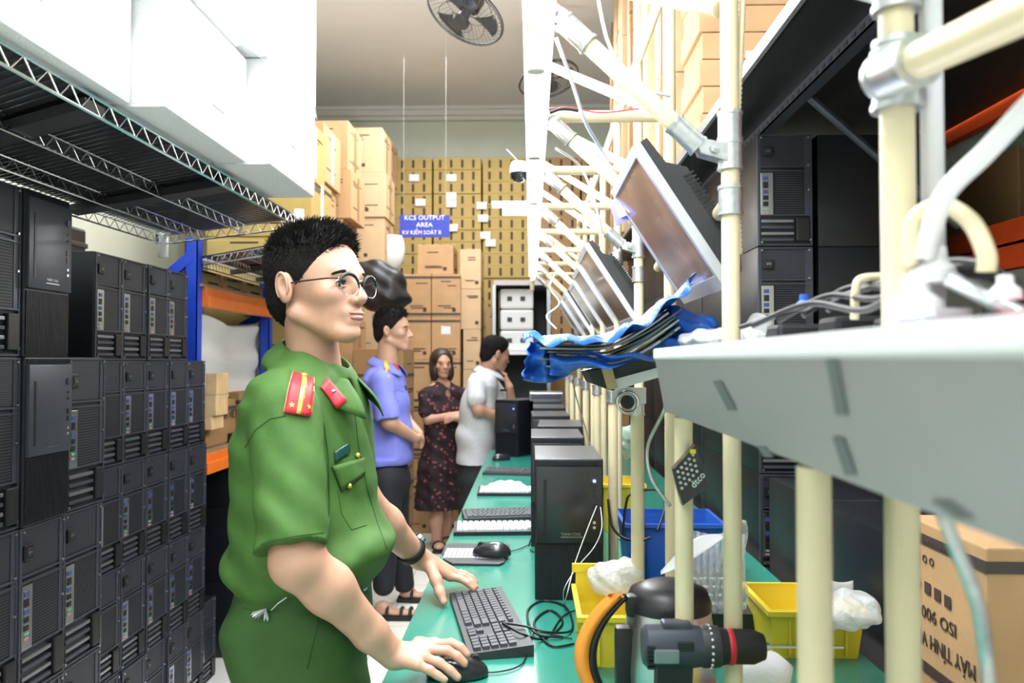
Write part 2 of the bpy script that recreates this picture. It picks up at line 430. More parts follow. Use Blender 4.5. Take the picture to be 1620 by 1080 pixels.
        me.polygons.add(len(F)); me.polygons.foreach_set('loop_start', np.arange(0, F.size, 4, dtype=np.int32))
        me.update(calc_edges=True); me.validate(); me.polygons.foreach_set('use_smooth', [True]*len(me.polygons))
        bm = bmesh.new(); bm.from_mesh(me)
        bmesh.ops.smooth_vert(bm, verts=bm.verts, factor=.5, use_axis_x=True, use_axis_y=True, use_axis_z=True)
        bm.to_mesh(me); bm.free()
        me.materials.append(M[material]); o = bpy.data.objects.new(name, me); COL.objects.link(o)
        if parent is not None: o.parent = parent
        for kk, v in props.items(): o[kk] = v
        return o
def bvh_of(*obs):
    vs = []; fs = []
    for o in obs:
        k = len(vs); vs += [v.co.copy() for v in o.data.vertices]; fs += [[i+k for i in p.vertices] for p in o.data.polygons]
    return BVHTree.FromPolygons(vs, fs)
def settle(t, loc=None):
    """moves a thing's Empty to its base, its parts (built in room coordinates) staying put"""
    ch = [c for c in bpy.data.objects if c.parent == t]
    if loc is None:
        lo = Vector((1e9,)*3); hi = -lo
        for c in ch:
            if c.type != 'MESH': continue
            for v in c.bound_box:
                for i in range(3): lo[i] = min(lo[i], v[i]); hi[i] = max(hi[i], v[i])
        loc = Vector(((lo.x+hi.x)/2, (lo.y+hi.y)/2, lo.z))
    loc = Vector(loc); t.location = loc
    for c in ch: c.location = c.location-loc
    return t
def struct(name, mb, m, **k):
    o = mb.build(name, m, **k); o['kind'] = 'structure'; return o
# ------------------------------------------------------------------ the room
WX0, WX1, WY0, WY1, CZ = -2.3, 2.5, -2.2, 8.3, 4.10
struct('floor', MB().box((WX0-.1, WY0-.1, -.12), (WX1+.1, WY1+.1, 0)), 'floor_tile')
struct('ceiling', MB().box((WX0-.1, WY0-.1, CZ), (WX1+.1, WY1+.1, CZ+.1)), 'ceiling_paint')
struct('wall_left', MB().box((WX0-.1, WY0, 0), (WX0, WY1, CZ)), 'wall_paint')
struct('wall_right', MB().box((WX1, WY0, 0), (WX1+.1, WY1, CZ)), 'wall_paint')
struct('wall_back', MB().box((WX0-.1, WY1, 0), (WX1+.1, WY1+.1, CZ)), 'wall_paint')
struct('wall_front', MB().box((WX0-.1, WY0-.1, 0), (WX1+.1, WY0, CZ)), 'wall_paint')
struct('trim_1', MB().box((WX0, WY1-.10, CZ-.09), (WX1, WY1, CZ-.0)).box((WX0, WY1-.13, CZ-.035), (WX1, WY1-.10, CZ)).box((WX0, WY1-.06, CZ-.13), (WX1, WY1, CZ-.09)), 'trim_paint')
# unseen ceiling fittings, added to house the fill lamps
def added_ceiling_light(loc, L, along, label):
    t = thing('added_ceiling_light', label, 'light', loc, 0, 'added ceiling tube lights')
    a = (lambda u, v, z: (v, u, z)) if along else (lambda u, v, z: (u, v, z))
    MB().box(a(-L/2, -.07, .09), a(L/2, .07, .15), c=0).build('housing', 'trim_paint', t)
    for s in (-1, 1): MB().cyl(a(-L/2+.03, s*.035, .07), a(L/2-.03, s*.035, .07), .014, m='tube_white').build('tube', None, t, True)
added_ceiling_light((-.35, 1.3, 3.95), 3.0, True, 'added long twin tube ceiling light over the aisle beside the standing officer')
added_ceiling_light((-.5, 5.3, 3.95), 1.2, False, 'added twin tube ceiling light near the far cartons')
HL = thing('added_hanging_light', 'added hanging tube light over the aisle above the officer', 'light')  # unseen fitting, added for the lamp that brightens the foam
MB().box((-.32, .4, 2.965), (-.18, 2.3, 3.0)).build('housing', 'trim_paint', HL)
for x in (-.285, -.215): MB().cyl((x, .43, 2.958), (x, 2.27, 2.958), .013, m='tube_white').build('tube', None, HL, True)
for y in (.6, 2.1): MB().cyl((-.25, y, 3.0), (-.25, y, 4.1), .002, n=6).build('cord', 'cable_white', HL)
settle(HL)
added_ceiling_light((-.4, -1.2, 3.95), 2.4, False, 'added wide twin tube ceiling light behind the viewer')
# ------------------------------------------------------------------ computer towers
TW, TH, TD = .175, .364, .40
def tower_rear(w=TW, h=TH, d=TD, name='computer_tower'):
    t = thing(name, '', 'computer')
    MB().box((-w/2, .006, 0), (w/2, d, h), 'case_side', c=.003).build('case_shell', None, t, 40)
    f = MB()                                             # raised rim and rails of the back
    e = .007
    for x in (-w/2, w/2-e): f.box((x, 0, .002), (x+e, .012, h-.002))
    for z in (.002, h-e, h*.665, h*.70, h*.27): f.box((-w/2+e, .0, z), (w/2-e, .012, z+.005))
    f.box((-w/2+e, .002, h*.66), (-w/2+.012, .01, h-.008)).box((w/2-.024, .002, h*.28), (w/2-e, .01, h-.008))
    for x, z in ((-w/2+.012, h-.012), (w/2-.012, h-.012), (w/2-.012, h*.5), (w/2-.012, h*.72), (-w/2+.012, .012), (w/2-.008, .02)):
        f.cyl((x, .001, z), (x, -.003, z), .0035, n=8, m='steel')
    f.build('rear_frame', 'case_frame', t)
    MB().box((-w/2+.012, .004, h*.72), (w/2-.024, .012, h-.008)).build('power_supply_grille', 'grille_dots', t)
    s = MB().box((-w/2+.016, -.003, h*.80), (-w/2+.05, .01, h*.89), 'plastic_black', c=.002).box((-w/2+.024, -.0045, h*.82), (-w/2+.042, .0, h*.87), 'plastic_dark', c=.001)
    for i in range(3): s.box((-w/2+.027+i*.0055, -.006, h*.838), (-w/2+.0288+i*.0055, -.004, h*.853), 'steel')
    s.build('power_socket', None, t)
    MB().box((-w/2+.055, .003, h*.28), (w/2-.026, .012, h*.66)).build('vent_panel', 'grille_slots', t)
    p = MB().box((-w/2+.010, -.001, h*.28), (-w/2+.05, .01, h*.655), 'steel', c=.001).build('port_plate', None, t)
    q = MB(); z = h*.62
    for hh, m in ((.012, 'port_blue'), (.02, 'plastic_black'), (.012, 'port_blue'), (.014, 'plastic_black'), (.014, 'plastic_black'), (.006, 'port_green'), (.006, 'port_pink')):
        q.box((-w/2+.017, -.003, z-hh), (-w/2+.034, .0, z), m, c=0); z -= hh+.006
    q.build('port', None, p)
    for i in range(4):
        z = h*(.045+.055*i)
        MB().box((-w/2+.012, -.002, z), (w/2-.06, .006, z+.009), c=.001).build('slot_cover', 'steel_cover' if i in (1, 3) else 'case_frame', t)
    MB().box((w/2-.052, -.006, .016), (w/2-.01, .008, h*.25), c=.003).build('lock_bracket', 'plastic_black', t)
    return t
def tower_front(w=TW, h=TH, d=.33, name='computer_tower', led=False, logo=True, door='case_gloss'):
    t = thing(name, '', 'computer')
    MB().box((-w/2+.002, .02, 0), (w/2-.002, d, h-.004), c=.003).build('case_shell', 'case_side', t, 40)
    MB().box((-w/2+.001, .022, h-.004), (w/2-.001, d, h), c=.001).build('top_panel', 'case_lid', t)
    r = MB().box((-w/2, .006, 0), (w/2, .03, h), 'case_black', c=.004)
    n = 30
    for i in range(n):
        x = -w/2+.008+(w-.016)*i/(n-1); r.box((x-.0014, .0025, .006), (x+.0014, .008, h*.395))
        r.box((x-.0014, .0025, h-.016), (x+.0014, .008, h-.004))
    r.build('front_bezel', 'case_black', t)
    MB().box((-w/2+.004, -.004, h*.41), (w/2-.004, .01, h-.019), c=.003).build('front_door', door, t, 40)
    MB().box((-w/2+.022, -.0055, h*.47), (-w/2+.030, -.003, h*.86), c=.001).build('drive_slot', 'plastic_black', t)
    b = MB(); x = w/2-.024
    b.cyl((x, -.004, h*.85), (x, -.008, h*.85), .0085, m='case_frame', n=16)
    for z in (.78, .74): b.cyl((x, -.004, h*z), (x, -.006, h*z), .003, m='plastic_black', n=10)
    for z in (.66, .615): b.box((x-.0035, -.0055, h*z-.007), (x+.0035, -.0035, h*z+.007), 'plastic_black')
    for z in (.555, .52): b.cyl((x, -.004, h*z), (x, -.006, h*z), .004, m='clamp_steel', n=10)
    b.build('button_strip', None, t)
    if led: MB().cyl((x, -.0078, h*.85), (x, -.0095, h*.85), .0042, m='led_blue', n=14).build('power_light', None, t, label='blue glowing power light')
    if logo:
        text('logo', 'THANH CONG', .0105, (.004, -.0046, h*.472), (1, 0, 0), (0, 0, 1), 'steel_cover', t, fit=.05)
        MB().box((-.022, -.0052, h*.449), (.034, -.0038, h*.455)).build('logo_bar', 'steel_cover', t)
    return t
rear = Stamp(tower_rear)
R90 = PI/2
ROWN = ['top', 'second', 'third', 'fourth', 'fifth']
ORD = ['first', 'second', 'third', 'fourth', 'fifth', 'sixth', 'seventh', 'eighth', 'ninth']
# far left stack: five towers per row, backs to the aisle
for r in range(5):
    z = 1.822-.364*(r+1)+.0003*(5-r)
    cols = range(5) if r else range(4)
    for c in cols:
        y = 2.70+.179*c if r else 2.69+.179*c
        j = random.uniform(-.006, .006)
        o = rear.put((-1.44+j, y, max(z, 0.001)), R90, 'black computer tower, far left stack, %s row from top, %s from near end' % (ROWN[r], ORD[c]), 'towers stacked along the left of the aisle')
t = rear.put((-1.47, 3.62, .001), R90, 'lone black computer tower on the floor past the end of the left stack', 'towers stacked along the left of the aisle')
# nearer and larger left towers
NW, NH, ND = .19, .419, .42
big = Stamp(lambda: tower_rear(NW, NH, ND))
bigf = Stamp(lambda: tower_front(NW, NH, ND, door='case_door'))
for r in range(4):
    z = 1.886-NH*(r+1)
    for c in range(6):
        y = 2.215-.192*c
        if r == 0 and c == 0: continue
        if y < 1.2 and r < 3 and r > 2: pass
        front = (r in (0, 1) and c == 1)
        st = bigf if front else big
        lab = '%s computer tower, near left stack, %s row, %s from far end' % ('ribbed-front black' if front else 'larger rear-facing', ROWN[r], ORD[c])
        st.put((-1.25+random.uniform(-.006, .006)+(.012 if front else 0), y, z+.0004*(4-r)), R90, lab, 'larger towers stacked near on the left')
pl = MB()
for x in (-1.66, -1.47, -1.28): pl.box((x, 1.14, 0), (x+.08, 2.32, .09))
for i in range(9): pl.box((-1.68, 1.14+i*.133, .09), (-1.2, 1.14+i*.133+.11, .112))
for x in (-1.66, -1.28): pl.box((x, 1.14, .112), (x+.07, 2.32, .2085))
tag(pl.build('pallet', 'wood_pale'), 'wooden pallet under the near left tower stack', 'pallet')
# side-on dark towers stacked beyond the left stack
side_t = Stamp(lambda: tower_rear())
for r in range(3):
    side_t.put((-1.23, 4.0, 1.10-.366*(r+1)+.001), R90, 'dark computer tower turned side-on behind the officer, %s of three stacked' % ('topmost', 'middle one', 'lowest')[r], 'side-on towers behind the officer')
    side_t.put((-1.23+.41, 4.02, 1.10-.366*(r+1)+.001), R90, 'dark tower behind the officer\'s back, %s in its pile' % ('topmost', 'middle one', 'lowest')[r], 'side-on towers behind the officer')
# right hand wall of towers past the pipe frame
nz = 0
for k in range(8):
    y = 2.58+.43*k
    for r in range(6):
        if k > 3 and r < 2: continue
        z = r*.3655+.001
        if r > 5: continue
        rear.put((.82, y, z), 0, 'black tower right of the pipes, %s layer up, %s from near end' % (ORD[r], ORD[k]), 'tower wall right of the pipe frame')
for k in range(2):
    for r in range(6):
        side_t.put((1.33, 2.68+.18*k, r*.3655+.001), R90, 'black tower turned side-on at the right, %s layer up, %s in line' % (ORD[r], ORD[k]), 'side-on towers right')
for k in range(2):
    for r in range(3):
        rear.put((.83, 1.70+.415*k, r*.3655+.001), 0, 'black tower in the low row behind the bench, %s layer up, %s one' % (ORD[r], ('near', 'far')[k]), 'low tower row behind the bench')
# ------------------------------------------------------------------ racks
def wire_shelf(name, label, c0, c1, depth_v, z0, z1, parts_n, post=True, wires=78, under_shade=True):
    """chrome wire shelf from c0 to c1 along its front, reaching back by depth_v"""
    t = thing(name, label, 'shelf')
    a = Vector((c0[0], c0[1], z0)); b = Vector((c1[0], c1[1], z1)); dv = Vector(depth_v); up = Vector((0, 0, 1))
    def truss(p, q, n, name):
        m = MB(); h = .032
        m.tube([p, q], .0032, 6); m.tube([p+up*h, q+up*h], .0032, 6)
        zz = []
        for i in range(2*n+1): zz.append(p.lerp(q, i/(2*n))+up*(h if i % 2 else 0))
        m.tube(zz, .0017, 5); m.build(name, 'chrome', t)
    for k, nm in ((0, 'front_truss'), (1, 'rear_truss')): truss(a+dv*k, b+dv*k, 30, nm)
    for k in (.0, 1.): truss(a.lerp(b, k), a.lerp(b, k)+dv, 12, 'end_truss')
    truss(a+dv*.36, b+dv*.36, 30, 'middle_truss'); truss(a+dv*.7, b+dv*.7, 30, 'middle_truss')
    m = MB()
    for i in range(wires): 
        p = a.lerp(b, (i+.5)/wires)+up*.034; m.tube([p-dv*.0, p+dv], .0019, 5)
    m.build('wire_deck', 'chrome', t)
    if under_shade: MB().prism([a+up*.037+dv*.02, b+up*.037+dv*.02, b+up*.037+dv*.98, a+up*.037+dv*.98], (0, 0, .003)).build('shade_sheet', 'plastic_dark', t)  # dark sheet added for the shade seen up through the wires
    for k in (.34, .67):
        p = a.lerp(b, k); MB().prism([p+up*.003, p+up*.003+(b-a)*.035, p+up*.006+(b-a)*.035+dv, p+up*.006+dv], (0, 0, .02)).build('cross_rail', 'plastic_dark', t)
    if post:
        for p in (a, b, a+dv, b+dv):
            q = Vector(p); MB().cyl((q.x, q.y, max(q.z-.05, 0)), (q.x, q.y, q.z+.06), .019, .016).build('corner_sleeve', 'label_white', t, True)
    return t
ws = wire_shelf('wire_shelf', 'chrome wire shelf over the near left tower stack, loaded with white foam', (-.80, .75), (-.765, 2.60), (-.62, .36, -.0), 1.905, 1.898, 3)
for y in (1.11, 2.96): MB().cyl((-1.40, y, 1.9), (-1.40, y, CZ-.02), .014).build('hanging_rod', 'chrome', ws, True)
settle(ws)
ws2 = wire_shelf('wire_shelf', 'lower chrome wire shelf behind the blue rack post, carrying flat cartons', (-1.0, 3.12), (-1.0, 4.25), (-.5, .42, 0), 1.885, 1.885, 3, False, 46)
settle(ws2)
def rack_post(m, x, y, z1, w=.055):
    m.box((x-w/2, y-w/2, 0), (x+w/2, y-w/2+.006, z1)); m.box((x-w/2, y-w/2, 0), (x-w/2+.004, y+w/2, z1)); m.box((x+w/2-.004, y-w/2, 0), (x+w/2, y+w/2, z1))
def rack_beam(m, p, q, h=.09, w=.04):
    p = Vector(p); q = Vector(q)
    m.box((p.x-w/2, p.y, p.z), (p.x+w/2, q.y, p.z+h*.55), c=.003); m.box((p.x-w/2, p.y, p.z+h*.45), (p.x+w/2-.014, q.y, p.z+h), c=.003)
def brace(m, p, q, w=.045, t=.02):
    p = Vector(p); q = Vector(q); d = (q-p).normalized(); s = Vector((0, 1, 0)); u = d.cross(s).normalized()
    m.prism([p-u*w/2, q-u*w/2, q+u*w/2, p+u*w/2], s*t)
LR = thing('pallet_rack', 'blue and orange pallet rack behind the left tower stack', 'rack')
for y in (3.50, 4.47):
    for x in (-1.50, -2.2):
        m = MB(); rack_post(m, x, y, 2.0 if y < 3.6 else 1.98); m.build('upright', 'blue_paint', LR)
    m = MB(); brace(m, (-1.5, y+.03, 1.74), (-2.18, y+.03, 1.35)); m.build('brace', 'blue_paint', LR)
    m = MB(); brace(m, (-2.18, y+.03, 1.30), (-1.5, y+.03, .9)); m.build('brace', 'blue_paint', LR)
for z in (1.70, .95):
    for x in (-1.46, -2.2):
        for y0, y1 in ((3.53, 4.44),):
            m = MB(); rack_beam(m, (x, y0, z), (x, y1, z)); m.build('beam', 'orange_paint', LR)
MB().box((-2.22, 3.5, 1.79), (-1.46, 4.47, 1.803)).build('deck', 'table_wood', LR)
MB().box((-2.22, 3.5, 1.04), (-1.46, 4.47, 1.053)).build('deck', 'table_wood', LR)
m = MB(); brace(m, (-1.505, 3.47, 1.92), (-1.86, 3.47, 1.62)); m.build('brace', 'blue_paint', LR)
settle(LR, (-1.5, 3.5, 0))
# blue diagonals seen under the beam
RR = thing('pallet_rack', 'orange beamed pallet rack along the right wall', 'rack')
for y in (.6, 1.9, 3.3):
    for x in (1.52, 2.4):
        m = MB(); rack_post(m, x, y, 3.2); m.build('upright', 'blue_paint', RR)
for z in (2.27, 1.79, .9):
    for y0, y1 in ((.63, 1.87), (1.93, 3.27)):
        for x in (1.48, 2.4):
            m = MB(); rack_beam(m, (x, y0, z-.05), (x, y1, z-.05), .15); m.build('beam', 'red_orange_paint', RR)
    MB().box((1.50, .6, z+.097), (2.42, 3.3, z+.11)).build('deck', 'plastic_dark', RR)
settle(RR, (1.9, 1.9, 0))
# dark overhead deck above the right tower wall
OD = thing('overhead_deck', 'black steel deck shelf above the right tower wall with cartons on it', 'shelf')
MB().box((.60, 1.0, 2.255), (1.44, 6.4, 2.275)).build('deck_board', 'plastic_black', OD)
MB().box((.592, 1.0, 2.25), (.604, 6.4, 2.285)).build('edge_strip', 'clamp_steel', OD)
m = MB().box((.775, 1.0, 2.225), (.815, 6.4, 2.229)).box((.775, 1.0, 2.225), (.779, 6.4, 2.255)); 
for i in range(100): m.box((.7735, 1.05+i*.05, 2.232), (.7755, 1.07+i*.05, 2.243), 'plastic_black')
m.build('slotted_rail', 'case_frame', OD)
MB().tube([(.82, 2.35, 2.235), (1.25, 2.35, 1.85)], .012).build('strut', 'case_frame', OD)
for y in (1.03, 3.6, 6.37):
    m = MB().box((1.41, y-.015, 0), (1.44, y+.015, 2.255)); m.build('post', 'case_frame', OD)
settle(OD, (1.4, 3.6, 0))
EC = Stamp(lambda: (lambda t: (MB().box((-.2, -.34, 0), (.2, .34, .50), c=.012).build('case_body', 'plastic_black', t), MB().box((-.205, -.345, .42), (.205, .345, .44), c=.003).build('lid_rim', 'plastic_dark', t), t)[2])(thing('equipment_case', '', 'case')))
for r in range(4):
    for k in range(3): EC.put((-2.06, 1.5+.72*k, .001+r*.502), 0, 'black equipment case against the left wall, %s layer up, %s from near end' % (ORD[r], ORD[k]), 'equipment cases by the left wall')
# ------------------------------------------------------------------ cartons
def carton(label, lo, hi, m='carton_tan', group=None, tape=True, band=None, marks=True, face='-y', rz=0, bandm='tape_dark', name='carton', sticker=False):
    x0, y0, z0 = lo; x1, y1, z1 = hi; cx, cy = (x0+x1)/2, (y0+y1)/2; a, b, h = x1-x0, y1-y0, z1-z0
    t = thing(name, label, 'box', (cx, cy, z0), rz, group)
    MB().box((-a/2, -b/2, 0), (a/2, b/2, h), c=.004).build('carton_body', m, t)
    if tape: MB().box((-.022, -b/2-.001, h-.07), (.022, b/2+.001, h+.0015)).build('tape', 'tape', t)
    if band:
        for z in band: MB().box((-a/2-.0015, -b/2-.0015, h*z), (a/2+.0015, b/2+.0015, h*z+.02)).build('printed_band', bandm, t)
    if marks:
        mm = MB()
        for i in range(4):
            w = a*random.uniform(.25, .5); x = random.uniform(-a*.3, a*.4-w); z = h*random.choice((.2, .25, .72, .78, .82)); mm.box((x, -b/2-.001, z), (x+w, -b/2+.001, z+.008))
            w = b*random.uniform(.25, .5); y = random.uniform(-b*.4, b*.4-w); mm.box((a/2-.001, y, z), (a/2+.001, y+w, z+.008)); mm.box((-a/2-.001, y, z), (-a/2+.001, y+w, z+.008))
        mm.box((a*.22, -b/2-.001, h*.12), (a*.22+.03, -b/2+.001, h*.12+.03))
        mm.build('printed_mark', 'ink', t)
    if sticker: MB().box((-.04, -b/2-.002, h*.6), (.04, -b/2, h*.6+.07)).build('sticker', 'label_white', t)
    return t
# far wall: laptop cartons stacked on their sides in four columns
def small_carton(m):
    def f():
        mb = MB().box((-.235, 0, 0), (.235, .3, .118), m, c=.003)
        for x in (-.17, -.06, .05, .16): mb.box((x-.012, -.0015, .02), (x+.012, .001, .098), 'ink')
        o = mb.build('laptop_carton', None); tag(o, 'x', 'box'); return o
    return f
SC1 = Stamp(small_carton('carton_ochre')); SC2 = Stamp(small_carton('carton_brown'))
xs = [-1.22, -.73, -.24, .25, .74]
names5 = ['leftmost', 'second', 'middle', 'fourth', 'rightmost']
for ci, x in enumerate(xs):
    for k in range(29):
        z = k*.1195+.006
        if z < 1.7 and ci < 3 and k % 3: continue_ok = True
        if z < 1.4: continue
        st = SC1 if ci < 3 else SC2
        st.put((x, 7.85+random.uniform(-.01, .01), z), 0, 'flat carton at the far wall, %s column, layer %d from the top' % (names5[ci], 29-k), 'laptop cartons piled at the far wall')
for i, (px, py) in enumerate(((655, 281), (714, 281), (714, 310), (714, 322), (665, 320), (716, 360), (762, 325), (764, 345), (768, 372), (776, 384))):
    p = P(px, py, 7.83); tag(MB().box((p.x-.05, 7.828, p.z-.035), (p.x+.05, 7.836, p.z+.035)).build('shipping_label', 'label_white'), 'white label stuck on the far cartons, %s going left to right' % ORD[min(i, 8)], 'label', 'white labels on the far cartons')
m = MB()
for i, x in enumerate(xs): m.box((x-.235, 7.87, 0), (x+.235, 8.2, 1.43))
o = m.build('pallet_load', 'carton_dim'); tag(o, 'large plain brown carton block under the far wall cartons', 'box'); 
# central stack
Yc = 6.75; s = FPX/Yc
for r in range(6):
    for c in range(2):
        x0 = (636+46.5*c-840)/s
        z0 = .002+.3655*r
        carton('tan carton in the middle stack behind the woman, %s column, %s from the floor' % (('left', 'right')[c], ORD[r]), (x0, Yc, z0), (x0+.242, Yc+.45, z0+.364), 'carton_tan', 'tan cartons in the middle stack', False, (.04, .9) if r % 2 else (.88,), True, sticker=(r == 4 and c == 1))
carton('single tan carton standing on top of the middle stack under the blue sign', ((659-840)/s, Yc+.02, 2.197), ((716-840)/s, Yc+.42, 2.45), 'carton_tan', None, False, None, True)
for r in range(7):
    x0 = (717-840)/s+.03 if r > 4 else (728-840)/s+.0
    z0 = .002+.345*r
    carton('tan carton in the narrow stack right of the middle stack, %s from the floor' % ORD[r], (x0+.02, Yc+.06, z0), (x0+(.2 if r > 4 else .17), Yc+.5, z0+.343), 'carton_light', 'cartons right of the middle stack', False, None, True)
    if r < 6: carton('brown carton at the back beside the gray foam shelf, %s from the floor' % ORD[r], ((758-840)/s+.05, Yc+.14, z0*.93), ((785-840)/s, Yc+.6, z0*.93+.318), 'carton_brown', 'brown cartons by the foam shelf', False, None, True)
# left columns receding to the far wall
lx = [(-1.30, 4.56), (-1.36, 5.08), (-1.29, 5.60), (-1.36, 6.12), (-1.27, 6.64), (-1.33, 7.16)]
tops = [8, 8, 9, 8, 9, 9]
H_ = [.363, .376, .353, .39, .381, .388]
for i, (x, y) in enumerate(lx):
    if i == 3: continue
    z = 1.05 if i else 1.05
    hcount = tops[i]
    zz = .002
    for r in range(hcount):
        jx = random.uniform(-.05, .05); jy = .04*random.random()
        o = carton('tall-stack carton on the left behind the officer, %s column back, %s layer up' % (ORD[i], ORD[r]), (x-.62+jx, y+jy, zz), (x+jx, y+.46+jy, zz+H_[i]-.003), ('carton_ochre', 'carton_tan', 'carton_tan', 'carton_brown', 'carton_light', 'carton_tan')[i], 'cartons in the tall left stacks', False, (.86,) if i == 0 and r == 6 else None, True)
        MB().box((jx*0+.309, -.03, .02), (.312, .03, H_[i]-.02)).build('side_tape', 'label_white' if i < 2 else 'tape', o)
        if i == 0 and r == 7: text('lettering', 'KSP', .085, (.18, -.2325, H_[i]*.84), (1, 0, 0), (0, 0, 1), 'ink_red', o)
        zz += H_[i]
# cartons on blue rack beam, on lower wire shelf
for i in range(3):
    y = 3.54+i*.3
    carton('low brown carton on the orange beam rack, %s from the blue post' % ORD[i], (-1.86, y, 1.805), (-1.5, y+.28, 1.875+.0), 'carton_brown', 'cartons on the orange beam', False, None, True, sticker=False)
for i in range(3):
    y = 3.3+i*.32
    carton('flat carton lying on the lower wire shelf, %s from the post' % ORD[i], (-1.45, y+.22, 1.922), (-1.03, y+.5, 2.0+.03*i), 'carton_ochre', 'cartons on the lower wire shelf', False, None, True)
for i in range(3):
    carton('brown carton on the rack level below the orange beam, %s from the post' % ORD[i], (-1.95, 3.65+i*.42, 1.056), (-1.5, 4.02+i*.42, 1.056+.21+.03*i), 'carton_dim', 'cartons below the orange beam', False, (.75,), False)
p = PX(375, 609, -1.497)
text('lettering', 'MAY TINH VIET', .055, (-1.497, 3.84, 1.19), (0, 1, 0), (0, 0, 1), 'ink', None, kind='thing', category='lettering', label='printed words on the brown carton below the orange beam')
m = MB().sheet(lambda u, v: (-1.56+.03*math.sin(u*9)+.02*math.sin(v*14), 3.62+1.1*u, 1.28+v*.40-.05*math.sin(u*3.1)), 16, 8, .05)
tag(m.build('foam_sheet', 'foam_grey', None, True), 'gray wrapped foam slabs leaning in the left rack under the orange beam', 'foam')
for i, (a, b) in enumerate((((325, 590), (343, 625)), ((323, 625), (342, 658)), ((323, 655), (335, 680)))):
    p = P(a[0], a[1], 3.56); q = P(b[0], b[1], 3.56)
    tag(MB().box((p.x, 3.56, q.z), (q.x, 3.7, p.z), c=.004).build('wood_block', 'wood_pale'), 'pale wooden block by the end of the left tower stack, %s of three' % ('top', 'middle', 'bottom')[i], 'block', 'wooden blocks by the tower stack')
# cartons on the overhead deck right
for r in range(11):
    h = .101; z = 2.277+r*h
    carton('flat tan carton at the near end of the overhead deck, %s layer up' % (ORD+['tenth', 'eleventh'])[r], (.625+(.012 if r % 2 else 0), 2.95, z), (1.05, 3.3, z+h-.003), 'carton_tan', 'flat cartons on the overhead deck', False, None, False, sticker=(r in (2, 6)))
for i, y in enumerate((3.4, 3.95, 4.5, 5.05, 5.6)):
    for r in range(4):
        z = 2.277+r*.42
        o = carton('tall light carton on the overhead deck, %s column back, %s layer up' % (ORD[i], ORD[r]), (.63-.03*(i % 2)-.02, y, z), (1.1, y+.5, z+.417), 'carton_light', 'tall cartons on the overhead deck', False, None, True)
        MB().box((-.262, -.03, .01), (-.2395, .03, .41)).build('side_tape', 'tape', o)
# right rack cartons
for i in range(3):
    carton('dim brown carton in the right orange rack between the beams, %s from the near end' % ORD[i], (1.6, 1.2+i*.72, 1.903), (2.3, 1.75+i*.72, 2.2), 'carton_dim', 'cartons in the right rack', False, None, False)
    carton('dim brown carton low in the right rack, %s from the near end' % ORD[i], (1.6, 1.2+i*.72, 1.013), (2.3, 1.75+i*.72, 1.6), 'carton_dim', 'cartons low in the right rack', False, None, False)
m = MB().sheet(lambda u, v: (1.49+.35*v+.015*math.sin(u*22), 1.0+2.1*u, 2.245-.16*math.sin(v*PI*.6)-.05*math.sin(u*5+1)*v), 30, 8, .002)
tag(m.build('plastic_wrap', 'wrap_green', None, True), 'glossy greenish plastic wrap hanging below the upper orange beam', 'wrap')
# ------------------------------------------------------------------ far shelf with gray foam
FS = thing('foam_shelf', 'white topped shelf unit at the far right holding gray foam trays', 'shelf')
a = P(785, 447, 6.6); b = P(852, 555, 6.6)
MB().box((a.x-.02, 6.6, a.z-.02), (b.x+.1, 7.3, a.z+.02)).build('top_board', 'white_board_shaded', FS)
MB().box((a.x-.03, 6.6, 0), (a.x-.005, 7.3, a.z-.02)).build('side_panel', 'steel_cover', FS)
MB().box((b.x+.07, 6.6, 0), (b.x+.1, 7.3, a.z-.02)).build('side_panel', 'steel_cover', FS)
MB().box((a.x-.0, 7.27, 0), (b.x+.07, 7.3, a.z-.02)).build('back_panel', 'plastic_dark', FS)
MB().box((a.x-.0, 6.6, b.z-.03), (b.x+.07, 7.27, b.z)).build('shelf_board', 'label_white', FS)
settle(FS, (a.x+.2, 6.9, 0))
for r in range(3):
    h = .17; z = b.z+.002+r*(h+.005)
    m = MB().box((a.x+.03, 6.66, z), (a.x+.31, 7.1, z+h), c=.02)
    for k in (0, 1): m.box((a.x+.09+k*.11, 6.655, z+.07), (a.x+.13+k*.11, 6.67, z+.105), 'plastic_dark')
    tag(m.build('foam_tray', 'foam_grey'), 'molded gray foam tray in the far shelf, %s of the pile' % ('bottom', 'middle', 'top')[r], 'foam', 'foam trays in the far shelf')
# hanging foam + black bag behind the officer
f = Field((-1.02, 5.5, 1.9), (-.72, 5.8, 2.35), .012)
p = P(616, 395, 5.65); f.ell(p, (.11, .08, .17), None, .03); f.ell(p+Vector((0, -.03, .12)), (.07, .06, .08), None, .03)
f.mesh('foam_bundle', 'foam_white'); tag(bpy.data.objects['foam_bundle'], 'white foam end pieces bundled in clear plastic left of the blue sign', 'foam')
f = Field((-1.35, 5.3, 1.45), (-.75, 6.0, 2.2), .015)
p = P(612, 450, 5.6); f.ell(p, (.14, .12, .13), None, .05); f.ell(p+Vector((-.1, 0, .04)), (.16, .1, .14), None, .05); f.ell(p+Vector((-.02, 0, -.1)), (.2, .14, .1), None, .05)
f.wave(lambda X, Y, Z: .01*np.sin(X*40+Z*25)*np.sin(Z*33+Y*9))
f.mesh('black_bag', 'plastic_black'); tag(bpy.data.objects['black_bag'], 'bulging black plastic bag on the cartons behind the officer', 'bag')
for r in range(4):
    carton('brown carton under the black bag behind the officer, %s from the floor' % ORD[r], (-1.2, 5.35, .002+r*.385), (-.86, 5.85, .385+r*.385), 'carton_dim', 'cartons under the black bag', False, (.5,), True)
